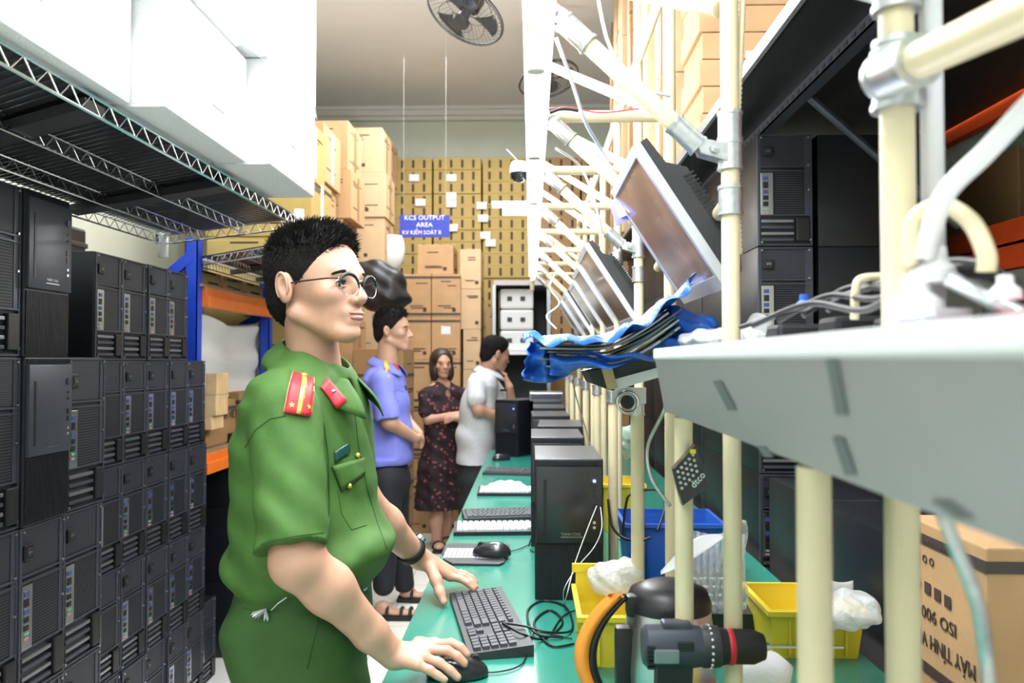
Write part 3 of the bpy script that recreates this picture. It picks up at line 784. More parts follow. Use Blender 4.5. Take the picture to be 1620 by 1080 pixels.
# ------------------------------------------------------------------ blue sign
SG = thing('hanging_sign', 'blue hanging sign with white lettering reading KCS OUTPUT AREA', 'sign')
p = P(671.5, 357, 6.2); q0 = P(632, 340, 6.2); q1 = P(711, 375, 6.2); W_ = (q1.x-q0.x)
MB().box((q0.x, 6.2, q1.z), (q1.x, 6.212, q0.z), c=.002).build('sign_board', 'sign_blue', SG)
text('lettering', 'KCS OUTPUT', .05, (p.x, 6.198, P(0, 347.5, 6.2).z), (1, 0, 0), (0, 0, 1), 'sign_white', SG, fit=W_*.80)
text('lettering', 'AREA', .05, (p.x, 6.198, P(0, 358.5, 6.2).z), (1, 0, 0), (0, 0, 1), 'sign_white', SG, fit=W_*.33)
text('lettering', 'KV KIỂM SOÁT R', .045, (p.x-.02, 6.198, P(0, 370.5, 6.2).z), (1, 0, 0), (0, 0, 1), 'sign_white', SG, fit=W_*.78)
for x in (q0.x+.03, q1.x-.03): MB().cyl((x, 6.206, q0.z), (x, 6.206, CZ), .0006, n=6).build('cord', 'cable_white', SG)
settle(SG, (p.x, 6.206, q1.z))
# ------------------------------------------------------------------ ceiling fans
def fan(label, c, R, tilt, group=None):
    t = thing('ceiling_fan', label, 'fan')
    T = Matrix.Translation(c) @ Matrix.Rotation(tilt[0], 4, 'Y') @ Matrix.Rotation(tilt[1], 4, 'X')
    m = MB()
    def ring(r, z, rr): m.tube([T @ Vector((r*math.cos(a_*PI/18), r*math.sin(a_*PI/18), z)) for a_ in range(36)], rr, 6, closed=True)
    ring(R, 0, .006); ring(R*.6, -.052, .002); ring(R*.6, .052, .002); ring(R*.3, -.066, .002); ring(R*.985, -.012, .003)
    for k in range(44):
        a_ = 2*PI*k/44
        for sg in (-1, 1):
            m.tube([T @ Vector((R*u*math.cos(a_+.25*(1-u)), R*u*math.sin(a_+.25*(1-u)), sg*.068*(1-u**2.2))) for u in (.2, .4, .6, .8, .92, 1)], .0009, 4)
    m.build('cage', 'fan_black', t)
    m = MB()
    for k in range(3):
        a0 = k*2*PI/3
        m.sheet(lambda u, v: T @ Vector((R*(.15+.72*u)*math.cos(a0+(v-.5)*(.5+.6*u)), R*(.15+.72*u)*math.sin(a0+(v-.5)*(.5+.6*u)), .02*(v-.5))), 6, 5, .003)
    m.build('blade', 'plastic_dark', t, True)
    mm = MB().lathe([(0, -.075), (.045, -.072), (.05, -.05), (.03, -.04), (.03, .03), (.062, .05), (.066, .11), (.05, .15), (0, .155)], n=20, T=T); mm.build('motor', 'fan_black', t, 40)
    top = T @ Vector((0, 0, .15))
    m = MB().tube([top, (c[0], c[1], c[2]+.22), (c[0]+.0, c[1], CZ)], .016, 10); m.cyl((c[0], c[1], CZ-.03), (c[0], c[1], CZ), .05); m.build('drop_rod', 'fan_black', t, 40)
    settle(t, c); return t
fc = P(736, 22, 4.3); fan('black caged orbit fan hanging from the ceiling over the aisle', fc, .225, (math.radians(24), math.radians(-16)))
fc = P(868, 125, 5.2); fan('smaller dark caged fan hanging behind the white pipes', fc, .20, (math.radians(-14), math.radians(-14)))
# ------------------------------------------------------------------ people
def frame(yaw, pitch=0., roll=0.):
    """columns: forward, left, up; yaw 0 faces +X, positive turns towards +Y"""
    R = Matrix.Rotation(yaw, 3, 'Z') @ Matrix.Rotation(-pitch, 3, 'Y') @ Matrix.Rotation(roll, 3, 'X')
    return R
def L(o, R, s, x, y, z): return Vector(o)+R @ Vector((x, y, z))*s
def head_into(F, o, R, s=1., neck=None, neck_r=(.056, .062), fem=False):
    e = lambda c, r, k=.012, op='add': F.ell(L(o, R, s, *c), [q*s for q in r], R, k*s, op)
    c = lambda a, b, ra, rb, k=.012, op='add': F.cap(L(o, R, s, *a), L(o, R, s, *b), ra*s, rb*s, k*s, None, op)
    j = .92 if fem else 1.
    e((-.014, 0, .036), (.094, .075, .086)); e((.028, 0, .028), (.064, .063, .072), .02)
    e((.042, 0, -.032), (.049, .053*j, .072), .03)
    for y in (-1, 1):
        c((-.012, y*.053*j, -.048), (.066, y*.016, -.090), .0175, .016, .018)
        e((.058, y*.042, -.016), (.024, .021, .019), .016)
        e((-.012, y*.079, -.002), (.017, .010, .031), .005)
        e((-.019, y*.084, .006), (.011, .007, .023), .004)
    e((.076, 0, -.091), (.021, .023, .017), .02)
    c((.079, -.032, .028), (.079, .032, .028), .012, .012, .016)
    for y in (-1, 1):
        e((.106, y*.031, .004), (.020, .017, .012), .010, 'sub')
        e((-.008, y*.096, .002), (.0105, .014, .019), .003, 'sub')
        e((-.004, y*.088, -.010), (.006, .005, .008), .004, 'sub')
    c((.088, 0, .016), (.108, 0, -.020), .0075, .0105, .012); e((.110, 0, -.025), (.0115, .011, .0095), .006)
    for y in (-1, 1): e((.100, y*.0125, -.029), (.0105, .008, .0075), .005)
    e((.084, 0, -.053), (.018, .026, .017), .014); e((.085, 0, -.070), (.014, .02, .008), .01)
    if neck is not None: c((-.022, 0, -.035), tuple((R.transposed() @ ((Vector(neck)-Vector(o))/s))), neck_r[0], neck_r[1], .014)
def face_parts(t, body, o, R, s=1., brow='hair_black', open_=.75, small=False):
    P_ = lambda x, y, z: L(o, R, s, x, y, z)
    for y in (-1, 1):
        m = MB(); m.sph(P_(.0785, y*.031, .004), .0118*s, 14 if not small else 8); eb = m.build('eye', 'eye_white', body, True)
        g = P_(.0785, y*.031, .004); f = R @ Vector((1, 0, 0))
        MB().cyl(g+f*.0098*s, g+f*.0122*s, .0056*s, .005*s, 14, 'iris').build('iris', None, eb, True)
        for sg, zz, mt in ((1, .0055, 'stubble'), (-1, -.0062, 'skin')):
            pts = [P_(.0785+.0125*math.cos(a)*1.0, y*.031+.0135*math.sin(a), .004+zz*math.cos(a*1.15)) for a in [i*.22 for i in range(-6, 7)]]
            MB().tube(pts, [(.0007+(.0018 if sg > 0 else .0015)*math.cos(i*.24))*s for i in range(-6, 7)], 6).build('eyelid', mt, body, True)
        pts = [P_(.091-.010*abs(q)**2-.004*max(q, 0), y*(.031+.019*q), .0225+.0045*(1-q*q)-.002*q) for q in [i/6 for i in range(-6, 7)]]
        m = MB(); m.tube(pts, [(.0016+.0026*(1-(i/6)**2))*s for i in range(-6, 7)], 6); m.build('eyebrow', brow, body, True)
    h = .0016*s if not small else .004*s
    c = P_(.094, 0, -.058); F = Field(c-Vector((.035,)*3)*s, c+Vector((.035,)*3)*s, h)
    F.ell(P_(.0975, 0, -.0535), (.0085*s, .022*s, .0048*s), R, .003*s); F.ell(P_(.0965, 0, -.0625), (.0085*s, .019*s, .006*s), R, .0015*s)
    F.cap(P_(.107, -.022, -.0575), P_(.107, .022, -.0575), .0016*s, .0016*s, .002*s, None, 'sub')
    F.mesh('lips', 'lip', body)
def strands(name, mat_, parent, surf, o, R, s, count, lenf, dirf, keep, w=.0009, seed=1):
    rnd = random.Random(seed); me = surf.data; polys = [p for p in me.polygons]; vs = []; fs = []
    Rt = R.transposed(); n = 0; tries = 0
    ps = [(p.center.copy(), p.normal.copy()) for p in polys]
    while n < count and tries < count*12:
        tries += 1; c, nr = rnd.choice(ps); l = Rt @ (c-Vector(o))/s
        if not keep(l): continue
        d = R @ dirf(l, Rt @ nr, rnd); d.normalize(); ln = lenf(l, rnd)*s
        u = d.orthogonal().normalized(); v = d.cross(u); b = c-d*.002*s; k = len(vs)
        bend = R @ Vector((rnd.uniform(-.1, .25), rnd.uniform(-.2, .2), -.12))*ln
        for q, rr in ((0, 1.), (.55, .8)):
            for a in (0, 2.09, 4.19): vs.append(b+d*ln*q+bend*q*q+(u*math.cos(a)+v*math.sin(a))*w*s*rr)
        vs.append(b+d*ln+bend)
        for i in range(3): j = (i+1) % 3; fs.append((k+i, k+j, k+3+j, k+3+i)); fs.append((k+3+i, k+3+j, k+6))
        n += 1
    mb = MB(); mb.raw(vs, fs); ob = mb.build(name, mat_, parent, kind='stuff'); return ob
def short_hair(t, body, o, R, s, h, cnt=5200, front=.035, back=True, top_len=(.012, .024), name='hair', mt='hair_black', lowz=-.008):
    c = Vector(o); F = Field(c-Vector((.15,)*3)*s, c+Vector((.15,)*3)*s, h)
    F.ell(L(o, R, s, -.016, 0, .046), (.1*s, .081*s, .088*s), R, .01*s)
    F.ell(L(o, R, s, .022, 0, .085), (.055*s, .06*s, .045*s), R, .02*s)
    n = R @ Vector((1, 0, -.55)); F.cut(L(o, R, s, front, 0, .02), n)
    n = R @ Vector((0.25, 0, -1)); F.cut(L(o, R, s, 0, 0, lowz), n)
    F.ell(L(o, R, s, -.058, 0, -.008), (.052*s, .062*s, .066*s), R, .012*s)
    ob = F.mesh(name, mt, body)
    def lenf(l, r): 
        k = max(0, min(1, (l.z-.05)/.05)); return r.uniform(.004, .007)*(1-k)+r.uniform(*top_len)*k
    def dirf(l, n, r):
        k = max(0, min(1, (l.z-.04)/.06)); return n*(.16+.59*k)+Vector((.15+.35*k*(l.x > .0), r.uniform(-.1, .1), -1.+1.65*k))+(.25+.75*k)*Vector((r.uniform(-.2, .2), r.uniform(-.2, .2), r.uniform(-.2, .2)))
    strands('hair_tufts', mt, ob, ob, o, R, s, cnt, lenf, dirf, lambda l: l.x < front+.55*(l.z-.02)+(.0015 if l.z > .066 else -.005) and not (l.z < .004 and l.x > -.032), .0011 if cnt > 3000 else .002)
    return ob
def finger(F, pts, r0, r1, k=.004):
    n = len(pts)-1; rs = [r0+(r1-r0)*i/n for i in range(n+1)]; F.chain(pts, rs, k)
def seam(bvh, px, r, name, mt, parent, off=.0004, fb=1.45):
    pts = []
    for (a, b) in zip(px[:-1], px[1:]):
        for i in range(6): u = i/6; pts.append((a[0]*(1-u)+b[0]*u, a[1]*(1-u)+b[1]*u))
    pts.append(px[-1]); q = []
    for p in pts:
        d = ray(*p); h = bvh.ray_cast(EYE, d)
        if h[0] is None: continue
        n = h[1] if h[1].dot(d) < 0 else -h[1]; q.append(h[0]+n*off)
    if len(q) > 2: return MB().tube(q, r, 5).build(name, mt, parent, True)
# ============================== the officer in green
OF = thing('person', 'man in green short-sleeved uniform with red shoulder boards, hand on a mouse', 'person')
HO = P(501, 458, 1.60); HR = frame(math.radians(-24), math.radians(2)); 
TA = math.radians(-12); SD = Vector((math.sin(-TA), math.cos(TA), 0)); FD = Vector((math.cos(TA), math.sin(TA), 0))
F = Field((-.68, 1.18, .74), (-.06, 2.24, 1.76), .0032)
head_into(F, HO, HR, 1.0, neck=P(501, 615, 1.64), neck_r=(.049, .057))
F.cap(P(497, 640, 1.63), P(488, 860, 1.63), (.12, .06), (.12, .07), .03, SD)        # trunk under the shirt
Sh = P(455, 650, 1.47); El = P(470, 888, 1.385); Wr = P(622, 1036, 1.50)
F.cap(P(480, 650, 1.6), Sh, .05, .05, .02)
F.cap(Sh, El, .05, .043, .02)
mid = El.lerp(Wr, .3)+Vector((.002, -.002, .006)); F.cap(El, mid, .041, .041, .03); F.cap(mid, El.lerp(Wr, .75), .041, .031, .03); F.cap(El.lerp(Wr, .75), Wr, .031, .026, .015)
# right hand over the mouse
K = [P(684, 1020, 1.535), P(678, 1028, 1.512), P(670, 1040, 1.49), P(660, 1051, 1.467)]
for k_ in K: F.cap(Wr+(k_-Wr)*.12, k_, .0185, .0118, .012)
finger(F, [K[0], P(714, 1017, 1.535), P(729, 1024, 1.53), P(739, 1035, 1.525)], .0098, .0076)
finger(F, [K[1], P(708, 1029, 1.512), P(724, 1038, 1.508), P(735, 1049, 1.505)], .0100, .0078)
finger(F, [K[2], P(695, 1048, 1.487), P(712, 1060, 1.482), P(724, 1071, 1.478)], .0096, .0075)
finger(F, [K[3], P(680, 1060, 1.462), P(692, 1068, 1.46), P(703, 1075, 1.457)], .0090, .0070)
finger(F, [Wr+Vector((.03, .016, -.002)), P(662, 1018, 1.555), P(688, 1018, 1.565), P(708, 1028, 1.56)], .014, .0088, .008)
# left arm and hand on the keyboard
Shl = P(540, 665, 1.78); Ell = P(572, 790, 1.88); Wl = P(662, 882, 2.045)
F.cap(P(497, 650, 1.66), Shl, .05, .05, .02); F.cap(Shl, Ell, .048, .041, .02); F.cap(Ell, Ell.lerp(Wl, .4), .043, .042, .02); F.cap(Ell.lerp(Wl, .4), Wl, .042, .028, .02)
Kl = [P(712, 912, 2.055), P(716, 908, 2.085), P(718, 906, 2.11), P(716, 905, 2.13)]
for k_ in Kl: F.cap(Wl+(k_-Wl)*.1, k_, .020, .0125, .014)
finger(F, [Kl[0], P(728, 915, 2.052), P(740, 922, 2.045), P(749, 931, 2.04)], .0105, .0078)
finger(F, [Kl[1], P(734, 912, 2.09), P(746, 920, 2.085), P(753, 928, 2.08)], .0105, .0078)
finger(F, [Kl[2], P(735, 908, 2.125), P(746, 914, 2.125), P(752, 921, 2.12)], .010, .0076)
finger(F, [Kl[3], P(730, 906, 2.15), P(740, 911, 2.15), P(746, 917, 2.15)], .0092, .007)
finger(F, [P(682, 898, 2.035), P(690, 918, 2.01), P(696, 937, 1.99), P(702, 952, 1.975)], .0165, .0095, .010)
body = F.mesh('body', 'skin', OF)
face_parts(OF, body, HO, HR)
short_hair(OF, body, HO, HR, 1.0, .003)
for y in (-1, 1):
    rim = [L(HO, HR, 1., -.013+.0135*math.cos(a), y*(.0885+.002*math.sin(a)), .000+.0265*math.sin(a)) for a in [math.radians(-40+i*17) for i in range(17)]]
    MB().tube(rim, [.0012+.0016*math.sin(PI*i/16) for i in range(17)], 6).build('ear_rim', 'skin', body, True)
    fold = [L(HO, HR, 1., -.011+.0075*math.cos(a), y*.0865, -.002+.017*math.sin(a)) for a in [math.radians(70+i*18) for i in range(9)]]
    MB().tube(fold, [.0008+.0014*math.sin(PI*i/8) for i in range(9)], 6).build('ear_fold', 'skin', body, True)
# nails
m = MB()
def nail(p, q, r=.0052, up=Vector((0, 0, 1))):
    d = (q-p).normalized(); s_ = d.cross(up).normalized(); u = s_.cross(d); c = q+d*.001+u*.0056
    MB().sheet(lambda a, b: c+d*(a-.6)*.011+s_*(b-.5)*.0105*(1-.3*a*a)+u*(-.0022*(2*b-1)**2-.0015*a), 4, 4, .0006).build('fingernail', 'nail', body, True)
for p, q in (((729, 1024, 1.53), (739, 1035, 1.525)), ((724, 1038, 1.508), (735, 1049, 1.505)), ((712, 1060, 1.482), (724, 1071, 1.478)), ((692, 1068, 1.46), (703, 1075, 1.457)), ((740, 922, 2.045), (749, 931, 2.04)), ((696, 937, 1.99), (702, 952, 1.975))):
    nail(P(*p), P(*q))
# shirt
F = Field((-.70, 1.20, .98), (-.10, 2.04, 1.53), .0034)
F.cap(P(500, 606, 1.63), P(492, 648, 1.63), (.11, .075), (.175, .10), .04, SD)
F.chain([P(492, 648, 1.63), P(483, 710, 1.63), P(486, 790, 1.63), P(489, 862, 1.63), P(487, 893, 1.63)], [(.175, .10), (.185, .122), (.182, .128), (.178, .138), (.168, .125)], .03, SD)
F.ell(P(563, 868, 1.60), (.07, .13, .045), None, .05); F.ell(P(402, 890, 1.62), (.055, .12, .035), None, .04)
F.cap(P(440, 640, 1.50), P(545, 652, 1.78), .062, .05, .04)
F.cap(P(452, 655, 1.47), P(463, 868, 1.375), .066, .0615, .014, None)
F.cap(P(536, 668, 1.78), P(548, 775, 1.86), .058, .054, .02)
F.cap(P(482, 583, 1.64), P(480, 625, 1.63), (.075, .04), (.13, .08), .03, SD)
F.cut(P(462, 866, 1.375), P(463, 900, 1.36)-P(455, 700, 1.45), (-.7, 1.18, .98), (-.33, 1.437, 1.2))
def folds(X, Y, Z):
    a = (X+.45)*math.cos(.5)+(Z-1.1)*math.sin(.5)
    lo = np.clip((1.32-Z)/.15, 0, 1)
    r = .0030*np.sin(Z*70+X*55+Y*20+2*np.sin(Y*14))*lo
    r = r+.003*np.sin((X*60-Z*48)+1.5*np.sin(Y*22))*np.clip((1.18-Z)/.1, 0, 1)*np.clip((X+.5)/.08, 0, 1)
    r = r+.0018*np.sin(X*95+Z*30)*np.sin(Z*40+Y*30)+.0028*np.maximum(0,np.sin(Z*26+X*38+Y*30+2.2*np.sin(Z*9+Y*12)))**3
    return r
F.wave(folds)
# neck opening
F.cap(P(500, 560, 1.63), P(508, 612, 1.625), .062, .060, .006, None, 'sub')
F.cap(P(520, 585, 1.61), P(565, 632, 1.60), .018, .012, .01, None, 'sub')
shirt = F.mesh('shirt', 'shirt_green', OF)
# collar
def collar(o, z_drop, name, mt, parent, NB, FDv, SDv, s=1., rt=.068, tall=.05, tip=.045, fwd=.03):
    def fn(u, v):
        a = (u*2-1)*math.radians(158); f = -math.cos(a); sd = math.sin(a)
        fr = (f+1)/2; tipk = max(0, abs(u*2-1)-.55)/.45
        r = (rt+.040*v+.012*v*math.sin(PI*v)+.012*fr*v)*s
        c = NB+FDv*(f*r+fwd*fr*s*(1 if v else 1))+SDv*(sd*r*1.0)
        return c+Vector((0, 0, -z_drop*fr*s-(tall+tip*tipk)*v*s+.004*math.sin(v*PI)))
    m = MB().sheet(fn, 40, 6, .003); return m.build(name, mt, parent, True)
col = collar(None, .085, 'collar', 'shirt_green', shirt, P(497, 536, 1.635)+Vector((0, 0, 0)), FD, SD, 1., .066, .048, .03, .028)
bv = bvh_of(shirt, col); bvs = bvh_of(shirt)
# seams and trim on the cloth
seam(bvs, [(388, 708), (404, 680), (428, 662), (452, 658)], .0011, 'shoulder_seam', 'seam_green', shirt)
seam(bvs, [(412, 861), (440, 853), (470, 847), (512, 842)], .0009, 'sleeve_hem', 'seam_green', shirt)
seam(bvs, [(512, 668), (519, 720), (521, 800), (518, 850)], .0016, 'sleeve_gap_line', 'seam_green', shirt)  # dark line standing for the shaded gap between sleeve and trunk
seam(bvs, [(560, 640), (566, 700), (580, 770), (598, 830), (612, 868)], .0011, 'placket_seam', 'seam_green', shirt)
ep = patch(bv, [(462, 591), (495, 600), (489, 660), (449, 653)], 6, 8, .0028, .0035).build('shoulder_board', 'badge_red', shirt, True)
patch(bv, [(476, 598), (483, 599), (474, 657), (467, 655)], 3, 8, .0068, .0012).build('gold_stripe', 'gold', ep, True)
for a, b in (((462, 591), (449, 653)), ((495, 600), (489, 660))): seam(bv, [a, b], .0009, 'gold_edge', 'piping_gold', ep, .0055)
def star(c, r, n, mt, parent, th=.001):
    d = ray(*c); h = bv.ray_cast(EYE, d)
    if h[0] is None: return
    nn = h[1] if h[1].dot(d) < 0 else -h[1]; u = Vector((0, 0, 1)).cross(nn).normalized(); v = nn.cross(u); c0 = h[0]+nn*.0066
    pts = [c0+(u*math.sin(k*PI/5)+v*math.cos(k*PI/5))*(r if k % 2 == 0 else r*.42) for k in range(10)]
    MB().prism(pts, nn*th).build('gold_star', mt, parent)
for c in ((479, 615), (476, 628), (461, 642), (485, 645)): star(c, .0058, 5, 'gold', ep)
h = bv.ray_cast(EYE, ray(479, 596)); 
if h[0] is not None: MB().sph(h[0]+h[1]*.005, (.0075, .0075, .0045), 12).build('gold_button', 'gold', ep, True)
ct = patch(bv, [(516, 598), (548, 634), (532, 647), (506, 613)], 6, 6, .002, .0022).build('collar_tab', 'badge_red', col, True)
h = bv.ray_cast(EYE, ray(526, 620))
if h[0] is not None: MB().sph(h[0]+h[1]*.003, (.006, .006, .004), 12).build('collar_pin', 'chrome', ct, True)
nt = patch(bv, [(528, 714), (551, 700), (552, 717), (529, 732)], 4, 4, .0015, .002).build('name_tag', 'name_green', shirt, True)
patch(bv, [(530, 722), (534, 719), (534, 725), (531, 727)], 2, 2, .002, .0006).build('name_tag_emblem', 'gold', nt)
pf = patch(bv, [(524, 737), (574, 724), (576, 748), (539, 776)], 8, 5, .002, .0028).build('pocket_flap', 'shirt_green', shirt, True)
seam(bv, [(524, 737), (539, 776), (552, 764), (576, 748)], .0008, 'flap_edge', 'seam_green', pf, .001)
seam(bv, [(534, 776), (540, 812), (556, 838), (580, 830)], .0008, 'pocket_seam', 'seam_green', shirt)
for c in ((564, 720), (551, 768)):
    h = bv.ray_cast(EYE, ray(*c))
    if h[0] is not None: MB().sph(h[0]+h[1]*.003, (.0052, .0052, .0052), 10).build('shirt_button', 'gold', shirt, True)
# trousers, belt
F = Field((-.66, 1.32, .02), (-.22, 1.98, 1.07), .0065)
W0 = P(483, 915, 1.63)
F.cap(W0+Vector((0, 0, .02)), P(482, 975, 1.63), (.155, .115), (.178, .130), .03, SD)
F.ell(P(430, 1000, 1.6), (.075, .15, .10), None, .05)
F.chain([P(487, 990, 1.545), P(487, 1080, 1.545), Vector((-.46, 1.545, .5)), Vector((-.48, 1.53, .06))], [.110, .108, .078, .062], .04)
F.chain([P(497, 990, 1.70), P(500, 1080, 1.72), Vector((-.43, 1.74, .5)), Vector((-.44, 1.76, .06))], [.105, .100, .078, .062], .04)
F.cut(W0+Vector((0, 0, .03)), (0, 0, 1)); F.cut(Vector((0, 0, .035)), (0, 0, -1))
F.wave(lambda X, Y, Z: .0022*np.sin(Z*46+X*30+2*np.sin(Y*17))*np.sin(X*28-Z*10)+.002*np.sin(Z*60+Y*20))
pants = F.mesh('trousers', 'trouser_green', OF); bvp = bvh_of(pants)
F = Field((-.66, 1.40, .98), (-.22, 1.88, 1.14), .004)
F.cap(W0+Vector((0, 0, -.06)), W0+Vector((0, 0, .06)), (.162, .123), (.16, .120), .005, SD)
F.cut(W0+Vector((0, 0, .022)), (0, 0, 1)); F.cut(W0+Vector((0, 0, -.018)), (0, 0, -1))
F.mesh('belt', 'leather_black', OF)
MB().box((-.02, -.004, -.02), (.02, .004, .02), c=.003, T=Matrix.Translation(W0+FD*.125+Vector((0, 0, .002))) @ Matrix.Rotation(TA+PI/2, 4, 'Z')).build('belt_buckle', 'chrome', OF)
seam(bvp, [(498, 935), (503, 985), (492, 1030), (486, 1058)], .0012, 'pocket_edge', 'seam_green', pants)
seam(bvp, [(384, 960), (410, 968), (440, 968)], .001, 'rear_pocket_edge', 'seam_green', pants)
h = bvp.ray_cast(EYE, ray(425, 962)); kp = (h[0] if h[0] is not None else P(425, 962, 1.45))+Vector((0, -.006, 0))
kr = thing('key_bunch', 'bunch of silver keys hanging at the officer\'s trouser pocket', 'keys')
m = MB(); m.tube([kp+Vector((.035, 0, .022)), kp+Vector((.02, -.004, .012)), kp+Vector((.008, -.004, .0))], .0012, 6); m.build('key_chain', 'chrome', kr)
for i in range(7):
    a_ = math.radians(200+i*14); q = kp+Vector((math.cos(a_)*.028, -.004-.0012*i, math.sin(a_)*.014-.002))
    MB().prism([kp+Vector((0, -.0012*i, .003)), q+Vector((0, 0, .003)), q+Vector((-.003, 0, -.003)), kp+Vector((-.004, -.0012*i, -.004))], (0, -.0012, 0)).build('key', 'chrome' if i % 2 else 'steel_cover', kr)
for x, y in ((-.455, 1.53), (-.415, 1.76)):
    F = Field((x-.1, y-.08, -.005), (x+.22, y+.08, .13), .006); F.ell((x+.09, y, .035), (.12, .045, .034), None, .02); F.ell((x-.02, y, .055), (.055, .042, .055), None, .02); F.cut((0, 0, .002), (0, 0, -1))
    F.mesh('shoe', 'leather_black', OF)
# glasses
gl = thing('glasses', 'browline glasses with thin rims worn by the officer in green', 'glasses')
g = lambda x, y, z: L(HO, HR, 1., x, y, z)
for y in (-1, 1):
    cx, cy, cz = .108, y*.034, -.002
    ring = [g(cx-.004*abs(math.cos(a))*(1 if math.cos(a)*y > 0 else -.4), cy+.0245*math.cos(a), cz+.0205*math.sin(a)) for a in [i*PI/16 for i in range(32)]]
    MB().tube(ring, .0009, 6, closed=True).build('lens_rim', 'chrome', gl, True)
    tp = [g(cx-.005*abs(math.cos(a))*(1 if math.cos(a)*y > 0 else -.4), cy+.0258*math.cos(a), cz+.0222*math.sin(a)) for a in [PI*i/16 for i in range(-1, 18)]]
    MB().tube(tp, [.0022+.0018*math.sin(PI*max(0, min(16, i-1))/16) for i in range(19)], 6).build('brow_bar', 'leather_black', gl, True)
    e0 = g(cx-.006, y*.0605, .010); MB().tube([e0, g(.085, y*.073, .010), g(.03, y*.079, .008), g(-.005, y*.080, .006), g(-.022, y*.079, -.006)], .0017, 6).build('temple', 'leather_black', gl, True)
    MB().sph(e0, .0022, 8).build('hinge', 'chrome', gl)
MB().tube([g(.107, -.0105, .006), g(.1115, 0, .009), g(.107, .0105, .006)], .0012, 6).build('bridge', 'chrome', gl, True)
# watch
wc = Ell.lerp(Wl, .86); wd = (Wl-Ell).normalized(); u = Vector((0, -.3, 1)); u = (u-wd*u.dot(wd)).normalized(); v = wd.cross(u)
wt = thing('wristwatch', 'black strap watch with steel case on the officer\'s left wrist', 'watch')
vs = lambda a, b: wc+wd*(b-.5)*.020+(u*math.cos(a*2*PI)+v*math.sin(a*2*PI))*.0345
MB().sheet(vs, 32, 2, -.0022).build('watch_strap', 'rubber_black', wt, True)
c0 = wc+u*.034; 
MB().cyl(c0, c0+u*.009, .0185, .0175, 24).build('watch_case', 'chrome', wt, 40)
MB().cyl(c0+u*.0088, c0+u*.0096, .0155, n=24).build('watch_face', 'plastic_black', wt)
settle(OF, (-.45, 1.63, 0)); settle(kr); settle(gl); settle(wt)
# ============================== man in violet-blue shirt
BM = thing('person', 'man in a violet-blue short-sleeved uniform shirt standing with clasped hands', 'person')
Y = 4.70; HO = P(621, 524, Y); HR = frame(math.radians(-6), 0); FD = Vector((math.cos(math.radians(-12)), math.sin(math.radians(-12)), 0)); SD = Vector((math.sin(math.radians(12)), math.cos(math.radians(12)), 0))
F = Field((-1.16, Y-.34, .72), (-.56, Y+.38, 1.80), .0058)
head_into(F, HO, HR, 1.04, neck=P(612, 580, Y), neck_r=(.056, .064))
F.cap(P(612, 592, Y), P(612, 700, Y), (.12, .06), (.11, .06), .03, SD)
Sh = P(606, 602, Y-.18); El = P(616, 668, Y-.20); Wr = P(657, 693, Y-.05)
F.cap(P(612, 600, Y), Sh, .045, .05, .02); F.cap(Sh, El, .048, .043, .02); F.cap(El, Wr, .044, .028, .02)
Sl = P(628, 602, Y+.18); Ell = P(640, 664, Y+.17); Wl = P(660, 683, Y+.02)
F.cap(P(612, 600, Y), Sl, .045, .05, .02); F.cap(Sl, Ell, .048, .042, .02); F.cap(Ell, Wl, .042, .028, .02)
for i in range(4):
    F.chain([Wr, P(663, 690+2.5*i, Y-.05+.012*i), P(668, 693+3*i, Y-.03+.01*i), P(666, 699+3*i, Y-.01)], [.02, .015, .012, .010], .008)
F.chain([Wl, P(665, 686, Y), P(668, 694, Y-.01)], [.022, .018, .012], .01)
body = F.mesh('body', 'skin_tan', BM); face_parts(BM, body, HO, HR, 1.04, small=True)
short_hair(BM, body, HO, HR, 1.04, .006, 1400, top_len=(.012, .03))
F = Field((-1.16, Y-.34, .82), (-.56, Y+.38, 1.50), .006)
F.chain([P(611, 584, Y), P(608, 604, Y), P(609, 640, Y), P(614, 690, Y), P(615, 722, Y)], [(.10, .07), (.19, .11), (.19, .135), (.18, .135), (.185, .135)], .03, SD)
F.cap(P(604, 604, Y-.17), P(613, 660, Y-.205), .07, .068, .02); F.cap(P(622, 604, Y+.17), P(632, 655, Y+.18), .07, .065, .02)
F.cut(P(613, 662, Y-.2), (.15, 0, -1), (-1.2, Y-.34, .9), (-.7, Y-.155, 1.2))
F.cap(P(613, 560, Y), P(617, 586, Y), .06, .058, .006, None, 'sub')
F.cut(Vector((0, 0, P(600, 733, Y).z)), (0, 0, -1))
F.wave(lambda X, Y_, Z: .003*np.sin(Z*38+X*30+2*np.sin(Y_*9))*np.clip((1.3-Z)/.2, 0, 1)+.0015*np.sin(X*60+Z*22))
shirt = F.mesh('shirt', 'shirt_violet', BM)
col = collar(None, .05, 'collar', 'shirt_violet', shirt, P(609, 563, Y), FD, SD, 1., .065, .045, .03, .02)
bv = bvh_of(shirt, col)
patch(bv, [(605, 572), (612, 570), (617, 584), (611, 590)], 3, 4, .003, .003).build('shoulder_board', 'gold', shirt, True)
patch(bv, [(620, 572), (627, 567), (635, 579), (629, 586)], 4, 4, .003, .003).build('collar_tab', 'badge_red', shirt, True)
patch(bv, [(640, 610), (646, 606), (648, 612), (642, 617)], 3, 3, .003, .003).build('name_tag', 'name_green', shirt, True)
seam(bv, [(622, 620), (630, 617), (640, 620)], .001, 'pocket_edge', 'trouser_black', shirt)
F = Field((-1.1, Y-.3, .02), (-.6, Y+.36, 1.0), .009)
F.cap(P(615, 728, Y), P(616, 760, Y), (.145, .10), (.165, .115), .02, SD)
F.chain([P(612, 760, Y-.09), P(610, 840, Y-.11), P(607, 925, Y-.14)], [.10, .078, .062], .04)
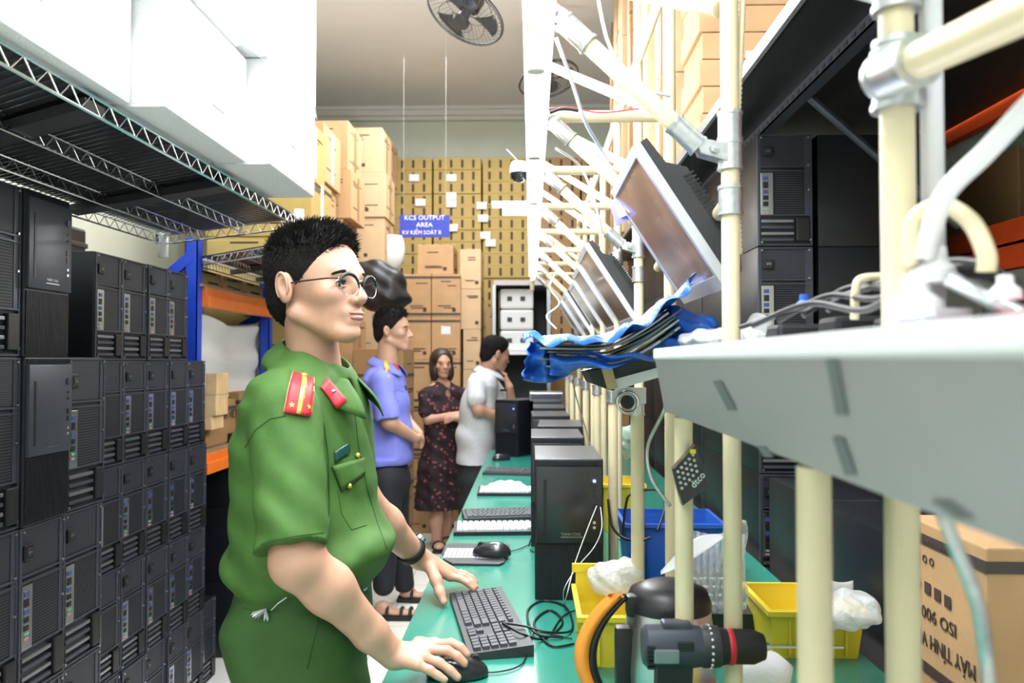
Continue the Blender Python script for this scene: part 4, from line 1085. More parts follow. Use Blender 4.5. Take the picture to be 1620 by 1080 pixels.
F.chain([P(622, 760, Y+.09), P(626, 840, Y+.12), Vector((-.77, Y+.16, .1))], [.10, .078, .060], .04)
F.cut(Vector((0, 0, .06)), (0, 0, -1)); F.mesh('trousers', 'trouser_black', BM)
for (x, y_) in ((P(610, 945, Y-.14).x-.0, Y-.17), (-.74, Y+.16)):
    F = Field((x-.12, y_-.09, -.005), (x+.24, y_+.09, .13), .007); F.ell((x+.10, y_, .032), (.11, .040, .022), None, .02); F.ell((x-.01, y_, .05), (.05, .038, .05), None, .02); F.cut((0, 0, .024), (0, 0, -1)); F.mesh('foot', 'skin_tan', BM)
    m = MB().sheet(lambda u, v: (x-.07+.29*u, y_+(v-.5)*(.085+.02*math.sin(u*PI)), .024), 10, 3, .022); m.build('sandal_sole', 'rubber_black', BM)
    for xx in (.02, .1, .15): MB().tube([(x+xx, y_+.046*math.cos(a), .02+.052*math.sin(a)*(1-.25*(xx > .05))) for a in [PI*i/10 for i in range(11)]], .010, 6).build('sandal_strap', 'rubber_black', BM, True)
settle(BM, (-.83, Y, 0))
# ============================== woman
WM = thing('person', 'woman in a dark floral dress with arms crossed, short bob hair', 'person')
Y = 6.28; HO = P(699, 577, Y); HR = frame(math.radians(-68), 0, 0); FD = HR @ Vector((1, 0, 0)); SD = HR @ Vector((0, 1, 0)); a0 = math.radians(-60); FD = Vector((math.cos(a0), math.sin(a0), 0)); SD = Vector((-math.sin(a0), math.cos(a0), 0))
F = Field((-1.0, Y-.36, .02), (-.36, Y+.24, 1.68), .0068)
head_into(F, HO, HR, .95, neck=P(700, 615, Y), neck_r=(.046, .052), fem=True)
F.chain([P(700, 612, Y), P(701, 640, Y), P(698, 700, Y)], [(.12, .05), (.12, .07), (.1, .06)], .03, SD)
for sg in (-1, 1):
    S0 = P(702, 625, Y)+SD*.16*sg; E0 = P(704+0*sg, 662, Y)+SD*.165*sg+FD*.05; W0_ = P(716, 652 if sg < 0 else 660, Y)+FD*.17-SD*.03*sg
    F.cap(S0, E0, .042, .038, .02); F.cap(E0, W0_, .036, .026, .02)
    F.cap(W0_, W0_-SD*.07*sg+FD*.0+Vector((0, 0, .015)), .026, .014, .01, None)
    for i in range(4): F.chain([W0_-SD*.04*sg, W0_-SD*(.085)*sg+Vector((0, 0, .02-.013*i))+FD*.01, W0_-SD*(.115)*sg+Vector((0, 0, .01-.014*i))], [.014, .009, .008], .005)
F.chain([P(693, 770, Y-.05), P(690, 822, Y-.06), P(691, 858, Y-.05)], [.06, .052, .034], .02); F.chain([P(707, 770, Y+.06), P(705, 822, Y+.07), P(704, 850, Y+.09)], [.06, .05, .034], .02)
for pp in (P(691, 860, Y-.05), P(704, 853, Y+.09)): F.ell((pp.x+.03, pp.y-.07, .035), (.045, .10, .032), None, .02)
F.cut((0, 0, .012), (0, 0, -1))
body = F.mesh('body', 'skin', WM); face_parts(WM, body, HO, HR, .95, 'hair_brown', small=True)
c = Vector(HO); F = Field(c-Vector((.18, .18, .2)), c+Vector((.18, .18, .18)), .006)
e = lambda c_, r, k=.015, op='add': F.ell(L(HO, HR, .95, *c_), r, HR, k, op)
e((-.018, 0, .048), (.104, .092, .090)); e((-.035, 0, -.02), (.088, .094, .10), .02)
for y in (-1, 1): e((.0, y*.066, -.06), (.05, .036, .075), .02)
e((.085, 0, -.035), (.062, .058, .115), .012, 'sub'); e((.11, -.012, .03), (.05, .048, .055), .012, 'sub')
F.cut(L(HO, HR, .95, 0, 0, -.135), HR @ Vector((.15, 0, -1)))
hr_ = F.mesh('hair', 'hair_brown', body)
F = Field((-1.0, Y-.34, .3), (-.36, Y+.3, 1.46), .0068)
F.chain([P(701, 612, Y), P(702, 622, Y), P(702, 650, Y), P(700, 690, Y), P(698, 740, Y), P(697, 808, Y)], [(.08, .06), (.165, .09), (.16, .12), (.15, .12), (.185, .15), (.215, .17)], .03, SD)
for sg in (-1, 1):
    S0 = P(702, 624, Y)+SD*.155*sg; E0 = P(704, 650, Y)+SD*.175*sg+FD*.03; F.cap(S0, E0, .058, .058, .02)
F.cap(P(700, 600, Y), P(703, 622, Y)+FD*.06, .05, .035, .01, None, 'sub')
F.cut(Vector((0, 0, P(0, 812, Y).z)), (0, 0, -1))
F.wave(lambda X, Y_, Z: .008*np.sin(np.arctan2(Y_-Y, X+.68)*11+Z*3)*np.clip((1.0-Z)/.4, 0, 1)+.003*np.sin(Z*60+X*40))
F.mesh('dress', 'dress', WM)
for pp in (P(691, 860, Y-.05), P(704, 853, Y+.09)):
    MB().sheet(lambda u, v: (pp.x+.03+(v-.5)*.09, pp.y+.05-.25*u, .014), 6, 2, .013).build('sandal_sole', 'rubber_black', WM)
    MB().tube([(pp.x+.03+.05*math.cos(a), pp.y-.09, .015+.055*math.sin(a)) for a in [PI*i/8 for i in range(9)]], .012, 6).build('sandal_strap', 'leather_black', WM, True)
settle(WM, (-.68, Y, 0))
# ============================== man in light gray polo
GM = thing('person', 'man in light gray polo shirt at the far bench end, hand at chin', 'person')
Y = 5.75; HO = P(783, 561, Y); HR = frame(math.radians(28), math.radians(-14)); a0 = math.radians(12); FD = Vector((math.cos(a0), math.sin(a0), 0)); SD = Vector((-math.sin(a0), math.cos(a0), 0))
F = Field((-.66, Y-.34, .70), (-.05, Y+.36, 1.70), .0066)
head_into(F, HO, HR, 1.04, neck=P(768, 596, Y), neck_r=(.056, .062))
F.chain([P(766, 605, Y), P(752, 720, Y)], [(.12, .06), (.12, .07)], .03, SD)
S0 = P(752, 612, Y-.18); E0 = P(757, 648, Y-.22); W0_ = P(790, 658, Y-.14)
F.cap(P(765, 605, Y), S0, .05, .05, .02); F.cap(S0, E0, .048, .043, .02); F.cap(E0, W0_, .042, .028, .02)
for i in range(4): F.chain([W0_, P(796, 658, Y-.14+.02*i), P(803, 661, Y-.13+.02*i)], [.02, .011, .009], .006)
S0 = P(775, 612, Y+.17); E0 = P(811, 650, Y+.05); W0_ = P(806, 612, Y-.02)
F.cap(P(765, 605, Y), S0, .05, .05, .02); F.cap(S0, E0, .048, .041, .02); F.cap(E0, W0_, .040, .028, .02)
F.cap(W0_, P(801, 600, Y-.02), .027, .02, .01)
for i in range(4): F.chain([P(802, 602, Y-.03+.02*i), P(800, 592, Y-.03+.02*i), P(795, 590, Y-.03+.02*i)], [.013, .011, .009], .006)
body = F.mesh('body', 'skin_tan', GM); face_parts(GM, body, HO, HR, 1.04, small=True)
short_hair(GM, body, HO, HR, 1.04, .0066, 1000, top_len=(.006, .012))
F = Field((-.72, Y-.36, .72), (-.10, Y+.36, 1.46), .0068)
F.chain([P(769, 592, Y), P(765, 604, Y), P(757, 640, Y), P(751, 690, Y), P(750, 738, Y)], [(.09, .06), (.18, .10), (.185, .125), (.17, .13), (.175, .125)], .03, SD)
F.cap(P(754, 608, Y-.16), P(753, 630, Y-.20), .068, .07, .02); F.cap(P(776, 608, Y+.16), P(792, 630, Y+.12), .065, .065, .02)
F.cap(P(778, 575, Y), P(769, 597, Y), .058, .056, .006, None, 'sub')
F.cut(Vector((0, 0, P(750, 748, Y).z)), (0, 0, -1))
F.wave(lambda X, Y_, Z: .004*np.sin(Z*34+X*30+2*np.sin(Y_*9))*np.clip((1.3-Z)/.2, 0, 1))
shirt = F.mesh('shirt', 'shirt_grey', GM)
collar(None, .05, 'collar', 'shirt_grey', shirt, P(771, 578, Y), FD, SD, 1., .062, .045, .02, .02)
F = Field((-.75, Y-.3, .02), (-.15, Y+.32, 1.0), .009)
F.cap(P(750, 730, Y), P(750, 760, Y), (.165, .12), (.17, .125), .03, SD)
F.chain([P(748, 765, Y-.09), P(743, 800, Y-.11), Vector((-.45, Y-.13, .05))], [.10, .075, .06], .04)
F.chain([P(752, 765, Y+.09), P(752, 800, Y+.12), Vector((-.40, Y+.16, .05))], [.10, .075, .06], .04)
F.cut(Vector((0, 0, .04)), (0, 0, -1)); F.mesh('trousers', 'trouser_black', GM)
for x, y in ((-.45, Y-.13), (-.40, Y+.16)):
    F = Field((x-.1, y-.08, -.005), (x+.22, y+.08, .13), .008); F.ell((x+.07, y, .035), (.11, .045, .034), None, .02); F.ell((x-.01, y, .05), (.05, .042, .05), None, .02); F.cut((0, 0, .002), (0, 0, -1)); F.mesh('shoe', 'leather_black', GM)
tag(MB().tube([P(799+7*math.cos(a)*1.0, 617, Y)+Vector((0, .03*math.sin(a), 0)) for a in [2*PI*i/16 for i in range(16)]], .008, 6, closed=True).build('wristwatch', 'rubber_black', None, True), 'dark wristwatch on the raised wrist of the man in gray', 'watch')
settle(GM, (-.42, Y, 0))
# ------------------------------------------------------------------ bench
TZ = .85
B = thing('workbench', 'long workbench with a glossy green mat along the aisle', 'table')
MB().box((-.275, .35, TZ-.035), (.68, 5.45, TZ-.004), c=.004).build('tabletop', 'table_wood', B)
for y in (.45, 2.1, 3.7, 5.35):
    for x in (-.2, .6): MB().cyl((x, y, 0), (x, y, TZ-.035), .0165).build('leg', 'cream_pipe', B, True)
settle(B, (.2, 2.9, 0))
m = MB(); m.box((-.283, .34, TZ-.004), (.69, 5.46, TZ), c=.0015)
tag(m.build('bench_mat', 'green_mat'), 'glossy green mat covering the whole workbench top', 'mat')
# ------------------------------------------------------------------ pipe frame
PF = thing('pipe_frame', 'cream coated pipe frame with metal joints rising over the bench', 'frame')
def pipe(a, b, r=.0135, name='pipe', mt='cream_pipe'): return MB().cyl(a, b, r, n=18).build(name, mt, PF, 40)
def clamp(c, ax, ln=.045, r=.0175, arm=None):
    c = Vector(c); ax = Vector(ax).normalized(); m = MB()
    m.cyl(c-ax*ln/2, c+ax*ln/2, r, n=18); m.cyl(c-ax*(ln/2+.002), c-ax*(ln/2-.003), r+.0015, n=18); m.cyl(c+ax*(ln/2-.003), c+ax*(ln/2+.002), r+.0015, n=18)
    if arm is not None:
        arm = Vector(arm); d = (arm-c).normalized(); s = Vector((0, 1, 0)); u = d.cross(s).normalized()
        m.prism([c-u*.013, arm-u*.011, arm+d*.008, arm+u*.011, c+u*.013], s*.012)
        m.prism([c-u*.013-s*.016, arm-u*.011-s*.016, arm+d*.008-s*.016, arm+u*.011-s*.016, c+u*.013-s*.016], s*.006)
        q = c.lerp(arm, .62)-s*.018; m.cyl(q, q-s*.007, .0075, n=6); m.cyl(q-s*.007, q-s*.010, .004, n=10)
    return m.build('joint', 'clamp_steel', PF, 35)
XB, XF, XS, ZC = .30, .008, .226, 1.998
BAYS = [.655, 1.2, 1.72, 2.22, 2.75, 3.3, 3.85, 4.4, 4.95]
for i, y in enumerate(BAYS):
    pipe((XB, y, TZ+.002), (XB, y, 2.34), name='upright')
    pipe((XS, y-.01, TZ+.002), (XS, y-.01, 1.375), name='short_post')
    if i > 1: clamp((XS, y-.01, 1.36), (0, 0, 1), .03, .0165)
    MB().cyl((XS, y-.01, TZ), (XS, y-.01, TZ+.012), .021, n=18).build('foot_cap', 'clamp_steel', PF)
    if i > 1: pipe((XF-.005, y+.03, ZC), (XB+.02, y+.03, ZC), .013, 'cross_pipe')
    pipe((XF, y, ZC-.10), (XF, y, 2.33), .0135, 'front_post')
    a = Vector((XF+.045, y-.0, 1.972)); b = Vector((XB-.050, y-.0, 1.785)); d = (b-a).normalized()
    pipe(a, b, .0135, 'diagonal')
    clamp((XF, y, 2.0), (0, 0, 1), .045, .018, a-d*.004); clamp((XB, y, 1.768), (0, 0, 1), .04, .0175, b+d*.008)
    clamp(a+d*.022, d, .05, .0165); clamp(b-d*.022, d, .05, .0165)
    clamp((XB, y, 1.80+.012), (0, 0, 1), .04, .0175)
    clamp((XB, y, 1.70), (0, 0, 1), .04, .0175)
    if i < len(BAYS)-1:
        y2 = BAYS[i+1]
        pipe((XF+.002, y+.02, 2.06), (XF+.002, y2-.02, 2.06), .0125, 'rail')
        pipe((XB, y+.02, 2.30), (XB, y2-.02, 2.30), .0125, 'rail')
        pipe((XB-.01, y+.02, 2.0), (.04, y2-.03, 2.28), .0125, 'brace')
# near cross pipe and joint at the right
a = P(1405, 118, .64); b = P(1640, 8, .47); d = (b-a).normalized(); pipe(a+d*.01, b+d*.25, .0138, 'cross_pipe'); clamp(a+d*.02, d, .05, .0185); clamp((XB, .655, a.z), (0, 0, 1), .045, .019)
# diagonal strips that brace the monitors
for i, y in enumerate(BAYS[1:6]):
    pipe((XB, y+.015, 1.70), (XB+.015, y+.25, 1.69), .012, 'monitor_arm')
settle(PF, (.15, 2.8, TZ))
# conduit, hose and cables on the frame
tag(MB().cyl((.328, .655, 1.471), (.328, .655, 2.6), .0088, n=14).build('conduit', 'white_conduit', None, True), 'white plastic conduit strapped beside the nearest thick cream pipe', 'pipe')
m = MB(); hp = [(XB+.018+.007*math.sin(k*.028+.3), 1.205, 2.3-k*.0036) for k in range(190)]
m.tube(hp, [.0042+.0016*(k % 2) for k in range(190)], 10); tag(m.build('corrugated_hose', 'cream_pipe', None, True), 'thin ribbed hose running down beside the second cream pipe', 'hose')
def cable(label, pts, r=.003, mt='cable_black', n=10, cat='cable', name='cable', group=None):
    pts = [Vector(p) for p in pts]; q = []
    for i in range(len(pts)-1):
        p0 = pts[max(i-1, 0)]; p1 = pts[i]; p2 = pts[i+1]; p3 = pts[min(i+2, len(pts)-1)]
        for k in range(n):
            t = k/n; q.append(.5*((2*p1)+(p2-p0)*t+(2*p0-5*p1+4*p2-p3)*t*t+(3*p1-p0-3*p2+p3)*t**3))
    q.append(pts[-1]); return tag(MB().tube(q, r, 8).build(name, mt, None, True), label, cat, group)
cable('thick white cable drooping beside the nearest pipe at the right', [P(1700, 90, .5), P(1620, 175, .52), P(1560, 240, .54), P(1500, 300, .56), P(1475, 360, .58), P(1468, 400, .6)], .0075, 'cable_white')
cable('cream hose loop on the shelf clutter beside the nearest pipe', [P(1440, 420, .62), P(1445, 350, .62), P(1490, 325, .6), P(1535, 350, .58), P(1560, 400, .57), P(1560, 430, .57)], .0065, 'cream_pipe')
cable('gray cable curving down under the white board', [P(1060, 610, 1.45), P(1050, 650, 1.45), P(1025, 705, 1.5), P(1030, 755, 1.5), P(1060, 800, 1.5)], .0035, 'clamp_steel')
cable('dark rod-like cable hanging at the far right before the carton', [P(1480, 780, .47), P(1510, 860, .47), P(1545, 950, .48), P(1560, 1040, .5), P(1565, 1100, .5)], .0045, 'clamp_steel')
for i, (pts, mt, lb) in enumerate((([P(880, 60, 1.4), P(905, 130, 1.45), P(925, 190, 1.5), P(950, 235, 1.6), P(985, 300, 1.65)], 'cable_white', 'white cable hanging among the upper pipes, leftmost'),
        ([P(945, -10, 1.5), P(960, 60, 1.5), P(985, 110, 1.5), P(1020, 140, 1.5), P(1060, 152, 1.5)], 'cable_white', 'white cable crossing behind the long diagonal pipe at the top'),
        ([P(860, 172, 1.71), P(900, 170, 1.70), P(950, 178, 1.70), P(1010, 172, 1.70)], 'red_line', 'thin red wire tied along the upper cross pipe'),
        ([P(870, 178, 1.69), P(890, 172, 1.69), P(915, 175, 1.69)], 'cable_black', 'short black wire tied on the upper cross pipe'),
        ([P(880, 235, 2.1), P(915, 260, 2.2), P(935, 300, 2.2), P(948, 350, 2.2), P(950, 390, 2.2)], 'cable_white', 'white cable looping down by the second cross pipe'),
        ([P(880, 430, 3.2), P(870, 455, 3.2), P(885, 480, 3.2), P(865, 500, 3.2), P(880, 520, 3.1)], 'cable_white', 'white cable bundle above the far towers'))):
    cable(lb, pts, .0035 if mt != 'red_line' else .0015, mt, group=None)
# long bench light
BL = thing('bench_light', 'long white tube light running above the bench over the towers', 'light')
MB().box((XF-.02, .75, 1.968), (XF+.028, 4.9, 1.985)).build('housing', 'label_white', BL)
for i in range(3): MB().cyl((XF+.004, .8+1.35*i, 1.953), (XF+.004, 2.1+1.35*i, 1.953), .0125, n=14).build('tube', 'tube_white', BL, True)
settle(BL)
FL = thing('tube_light', 'short glowing tube light crossing left of the pipe frame', 'light')
a = P(778, 322, 3.6); b = P(850, 322, 3.6)
MB().box((a.x, 3.6, a.z-.012), (b.x, 3.64, a.z+.012)).build('housing', 'label_white', FL); MB().cyl((a.x+.05, 3.62, a.z-.035), (b.x, 3.62, a.z-.035), .014).build('tube', 'tube_white', FL, True)
settle(FL)
CM = thing('dome_camera', 'white and dark dome camera at the left end of the second cross pipe', 'camera')
c = P(821, 272, 2.25); MB().lathe([(0, .03), (.022, .028), (.027, .01), (.027, -.004)], c, 18).build('housing', 'label_white', CM, True); MB().lathe([(.025, -.004), (.023, -.018), (.013, -.027), (0, -.03)], c, 18).build('dome', 'case_gloss', CM, True)
MB().tube([c+Vector((0, 0, .028)), c+Vector((-.02, 0, .05)), c+Vector((-.035, 0, .065))], .0015).build('aerial', 'cable_white', CM); MB().box((c.x, c.y-.005, c.z+.012), (XF, c.y+.005, c.z+.02)).build('bracket', 'clamp_steel', CM); settle(CM)
# ------------------------------------------------------------------ monitors
def monitor(i):
    t = thing('monitor', '', 'monitor'); W, H = .345, .275
    u = Vector((.149, 0, -.230)).normalized(); H = .274; v = Vector((0, 1, 0)); n = v.cross(u); n = n if n.x > 0 else -n     # n points to the back
    Pn = lambda a, b, c: u*a+v*b+n*c
    def slab(a0, a1, b0, b1, c0, c1, m, mt=None): m.prism([Pn(a0, b0, c0), Pn(a1, b0, c0), Pn(a1, b1, c0), Pn(a0, b1, c0)], n*(c1-c0), mt)
    m = MB(); slab(0, .016, 0, W, 0, .016, m); slab(H-.026, H, 0, W, 0, .016, m); slab(.016, H-.026, 0, .013, 0, .016, m); slab(.016, H-.026, W-.013, W, 0, .016, m); m.build('bezel', 'bezel_silver', t)
    m = MB(); slab(.015, H-.025, .012, W-.012, .002, .008, m); m.build('screen', 'screen', t)
    m = MB(); pr = [(0, .016), (.0, .030), (.05, .034), (.075, .058), (H-.05, .062), (H-.01, .040), (H, .016)]
    m.prism([Pn(a, .004, c) for a, c in pr], v*(W-.008)); m.build('back_casing', 'plastic_dark', t)
    m = MB()
    for k in range(20): a = .085+k*.0075; slab(a, a+.003, .0025, W-.0025, .045, .0635, m)
    m.build('vent_ribs', 'plastic_black', t)
    m = MB(); slab(H*.5-.03, H*.5+.03, W/2-.03, W/2+.03, .060, .085, m); m.build('mount_plate', 'clamp_steel', t)
    return t
mon = Stamp(lambda: monitor(0))
for i, y in enumerate((1.285, 2.30, 2.83, 3.37, 3.92, 4.46)):
    dx = (0, -.01, .0, .01, .0, .0)[i]
    mon.put((.163+dx, y, 1.46+.345-(.012 if i else 0)), 0, ('large near silver-framed monitor tilted down from the pipe frame', 'silver monitor tilted over the bench, second from the near end', 'tilted bench monitor, third from the near end', 'tilted bench monitor, fourth from the near end', 'tilted bench monitor, fifth from the near end', 'tilted bench monitor, farthest of the row')[i], 'monitors tilted on the pipe frame')
c = P(980, 337, 1.66); tag(MB().prism([P(963, 318, 1.66), P(985, 312, 1.62), P(1000, 345, 1.62), P(975, 358, 1.66)], (0, .003, 0), 'sticker_violet').prism([P(970, 326, 1.655), P(984, 322, 1.615), P(992, 340, 1.615), P(977, 347, 1.655)], (0, -.001, 0), 'label_white').build('hanging_tag', None), 'small violet and white card hanging by the near monitor', 'card')
# ------------------------------------------------------------------ towers on the bench
bt = Stamp(lambda: tower_front(TW, .358, .33, led=True))
bench = [(.097, 2.04, 'front tower on the bench with a blue power light, nearest to the viewer'), (.087, 2.62, 'second black tower in the bench row'), (.112, 3.08, 'third black tower in the bench row'), (.092, 3.66, 'fourth black tower in the bench row'), (.098, 4.28, 'fifth black tower in the bench row'), (.10, 4.9, 'sixth black tower in the bench row')]
for i, (x, y, lb) in enumerate(bench): bt.put((x, y, TZ), math.radians((0, 0, -2, 1, 0, 0)[i]), lb, 'towers in a row on the bench')
bt.put((-.16, 5.08, TZ), math.radians(-32), 'black tower turned askew at the far end of the bench, blue power light', 'towers in a row on the bench')
tag(MB().box((-.01, 4.92, 1.2085), (.2, 5.2, 1.262), 'steel_cover', c=.006).box((0, 4.918, 1.22), (.19, 4.921, 1.25), 'case_frame').build('scanner', None), 'flat gray unit lying above the far bench towers', 'device')
# ------------------------------------------------------------------ keyboards and mice
def keyboard(kc='key_grey', kl='plastic_dark', L_=.43, W=.135, num=True):
    t = thing('keyboard', '', 'keyboard')                    # long side along local x, rear edge +y
    m = MB(); m.prism([(-L_/2, -W/2, .0), (-L_/2, W/2, .0), (-L_/2, W/2, .024), (-L_/2, -W/2, .013)], (L_, 0, 0)); m.build('keyboard_body', kl, t)
    k = MB(); fz = lambda y: .013+.011*(y+W/2)/W
    def key(x0, x1, y0, y1, h=.007):
        z0 = fz(y0)-.001; z1 = fz(y1)-.001; g = .0010; i = .0022
        k.raw([(x0+g, y0+g, z0), (x1-g, y0+g, z0), (x1-g, y1-g, z1), (x0+g, y1-g, z1), (x0+i, y0+i, z0+h), (x1-i, y0+i, z0+h), (x1-i, y1-i, z1+h), (x0+i, y1-i, z1+h)], [(0, 1, 5, 4), (1, 2, 6, 5), (2, 3, 7, 6), (3, 0, 4, 7), (4, 5, 6, 7)])
    u = .0185; x0 = -L_/2+.010; y0 = -W/2+.010
    rows = [[1.25, 1.25, 1.25, 5.5, 1.25, 1.25, 1.25, 1.0], [2.25]+[1]*10+[2.75], [1.75]+[1]*11+[2.25], [1.5]+[1]*12+[1.5], [1]*13+[2]]
    for r, row in enumerate(rows):
        x = x0
        for w_ in row: key(x, x+w_*u*.965, y0+r*u, y0+(r+1)*u); x += w_*u*.965
    yf = y0+5*u+.004
    for g_ in range(13): key(x0+g_*.0205, x0+g_*.0205+.0175, yf, yf+.0135)
    xn = x0+15*u*.965+.006
    if num:
        for r in range(2): 
            for c_ in range(3): key(xn+c_*u, xn+(c_+1)*u, y0+(3+r)*u, y0+(4+r)*u)
        for c_ in range(3): key(xn+c_*u, xn+(c_+1)*u, y0, y0+u)
        key(xn+u, xn+2*u, y0+u, y0+2*u)
        xm = xn+3*u+.006
        for r in range(5):
            for c_ in range(4):
                key(xm+c_*u*.98, xm+(c_+1)*u*.98, y0+r*u, y0+(r+1)*u)
    k.build('keys', kc, t, kind='stuff'); return t
k1 = Stamp(keyboard); k2 = Stamp(lambda: keyboard('key_silver', 'plastic_black'))
a = PZ(708, 936, TZ+.02); b = PZ(800, 936, TZ+.02); c = PZ(836, 1022, TZ+.01); d = PZ(745, 1034, TZ+.01)
ctr = (a+b+c+d)/4; dv = ((a+b)/2-(c+d)/2); ang = math.atan2(dv.y, dv.x)
k1.put((ctr.x, ctr.y, TZ+.0005), ang+PI, 'black keyboard under the officer\'s left hand, nearest on the bench', 'keyboards on the bench')
k2.put((-.06, 2.86, TZ+.0005), math.radians(4), 'silver-keyed keyboard beside the second tower', 'keyboards on the bench')
k1.put((-.05, 3.12, TZ+.0005), math.radians(10), 'dark keyboard just behind the silver-keyed one', 'keyboards on the bench')
k2.put((-.05, 3.66, TZ+.0005), 0, 'keyboard behind the crumpled plastic bag', 'keyboards on the bench', (.9, 1, 1))
k1.put((-.08, 4.30, TZ+.0005), math.radians(-8), 'farthest dark keyboard by the askew tower', 'keyboards on the bench', (.8, 1, 1))
# white low keypad mat with mouse on it
m = MB(); pts = [PZ(x, y, TZ+.001) for x, y in ((712, 862), (704, 866), (700, 876), (704, 888), (716, 894), (790, 895), (797, 892), (808, 872), (806, 863))]
m.prism(pts, (0, 0, .006)); KP = thing('flat_keypad', 'flat gray keypad lying under the black mouse', 'keypad'); m.build('pad', 'plastic_dark', KP)
m = MB(); c = sum(pts, Vector())/len(pts)
for i in range(15):
    for j in range(7):
        p = Vector((c.x-.088+i*.0125, c.y-.062+j*.018, TZ+.007)); m.box((p.x, p.y, p.z), (p.x+.0105, p.y+.0145, p.z+.002))
m.build('keys', 'key_silver', KP, kind='stuff'); settle(KP)
def mouse():
    t = thing('mouse', '', 'mouse')
    f = Field((-.075, -.045, -.01), (.075, .045, .06), .0025)
    f.ell((0, 0, .006), (.060, .032, .034), None, .01); f.ell((-.015, 0, .012), (.040, .029, .029), None, .01); f.cut((0, 0, .001), (0, 0, -1)); f.mesh('mouse_shell', 'case_gloss', t)
    MB().cyl((.035, -.0035, .0315), (.035, .0035, .0315), .009, n=16).build('scroll_wheel', 'rubber_black', t)
    MB().tube([(.02, .0, .0395), (.04, 0, .033), (.055, 0, .018)], .0009, 6).build('button_split', 'rubber_black', t); return t
ms = Stamp(mouse)
p = PZ(724, 1062, TZ+.01); ms.put((p.x, p.y, TZ+.0005), math.radians(8), 'black mouse under the officer\'s right hand', 'computer mice')
p = PZ(778, 873, TZ+.02); ms.put((p.x, p.y, TZ+.0098), math.radians(172), 'black mouse lying on the flat gray keypad', 'computer mice')
T1 = lambda x, y, z=.004: PZ(x, y, TZ+z)
cable('mouse cable running from the officer\'s mouse over the mat', [T1(750, 1062), T1(790, 1062), T1(825, 1050), T1(838, 1020), T1(850, 1000), T1(905, 1010)], .0016)
cable('black cable coiled right of the near keyboard, outer loop', [T1(795, 985, .03), T1(830, 990, .03), T1(870, 1000, .02), T1(905, 995), T1(895, 960), T1(860, 950), T1(835, 965), T1(845, 1000, .01), T1(890, 1008)], .0026)
cable('black cable coiled right of the near keyboard, inner loop', [T1(795, 985, .03), T1(825, 1002, .03), T1(860, 1010), T1(890, 985), T1(870, 965), T1(845, 985), T1(870, 1020), T1(908, 1018)], .0026)
cable('thin black lead in front of the nearest tower', [T1(870, 1005), T1(890, 975), T1(915, 965), T1(935, 975), T1(940, 1000)], .0018)
cable('mouse lead behind the flat keypad', [T1(806, 872), T1(822, 868), T1(836, 862), T1(850, 862)], .0015)
cable('black cable loop beside the silver keyboard', [T1(836, 862), T1(842, 850), T1(850, 858), T1(846, 872), T1(838, 868)], .0018)
cable('white cable plugged into the nearest tower, hanging straight', [P(944, 800, 2.02), P(930, 835, 1.98), P(910, 890, 1.93), P(897, 940, 1.86), PZ(893, 952, TZ+.003)], .0012, 'cable_white')
cable('white cable plugged into the nearest tower, looping out', [P(950, 802, 2.02), P(952, 835, 1.97), P(940, 865, 1.95), P(915, 895, 1.93), P(893, 930, 1.9), PZ(892, 955, TZ+.003)], .0012, 'cable_white')
cable('black cable rising over the far towers', [P(905, 600, 2.9), P(915, 640, 2.85), P(930, 690, 2.7), P(938, 720, 2.6)], .0022)
cable('black cable hanging beside the nearest tower', [P(962, 790, 2.15), P(968, 830, 2.1), P(985, 850, 2.05), P(1010, 855, 2.0), P(1030, 850, 2.0)], .0035)
cable('black cable hooked over the blue bin', [P(985, 850, 2.15), P(990, 800, 2.15), P(1000, 780, 2.15), P(1040, 775, 2.15), P(1052, 800, 2.1), P(1040, 840, 2.05)], .0035)
# crumpled plastic bag on the bench
p0 = PZ(802, 772, TZ); f = Field((p0.x-.12, p0.y-.14, TZ-.005), (p0.x+.12, p0.y+.14, TZ+.06), .005)
f.ell((p0.x, p0.y, TZ+.008), (.09, .10, .022), None, .02); f.wave(lambda X, Y, Z: .006*np.sin(X*90+Y*50)*np.sin(Y*80-X*35)); f.cut((0, 0, TZ+.001), (0, 0, -1))
tag(f.mesh('plastic_bag', 'bag_plastic'), 'crumpled clear plastic bag between the bench keyboards', 'bag')
p0 = PZ(806, 728, TZ); ms.put((p0.x-.05, p0.y, TZ+.0005), .5, 'dark mouse with a light edge near the askew tower', 'computer mice')
# ------------------------------------------------------------------ shelf board, clutter on it
SB = thing('shelf_board', 'big blurred white board slanting along the pipes at the right', 'shelf')
fp = [(.165, .18, 1.462), (.165, 1.065, 1.462), (.215, 1.29, 1.378), (.215, .18, 1.378)]
MB().prism(fp, (.006, 0, .004)).build('slanted_panel', 'white_board_shaded', SB)
MB().box((.163, .18, 1.461), (.19, 1.068, 1.4755), c=.003).build('edge_strip', 'label_white', SB)
MB().box((.175, .18, 1.452), (.285, 1.12, 1.470)).box((.342, .18, 1.452), (.66, 1.12, 1.470)).box((.285, .68, 1.452), (.342, 1.12, 1.470)).build('deck', 'label_white', SB)
def on_face(px, py):
    a, b, c = (Vector(q) for q in fp[:3]); n = (b-a).cross(c-a).normalized(); n = n if n.x < 0 else -n; d = ray(px, py)
    return EYE+d*((a-EYE).dot(n)/d.dot(n))+n*.0008, n
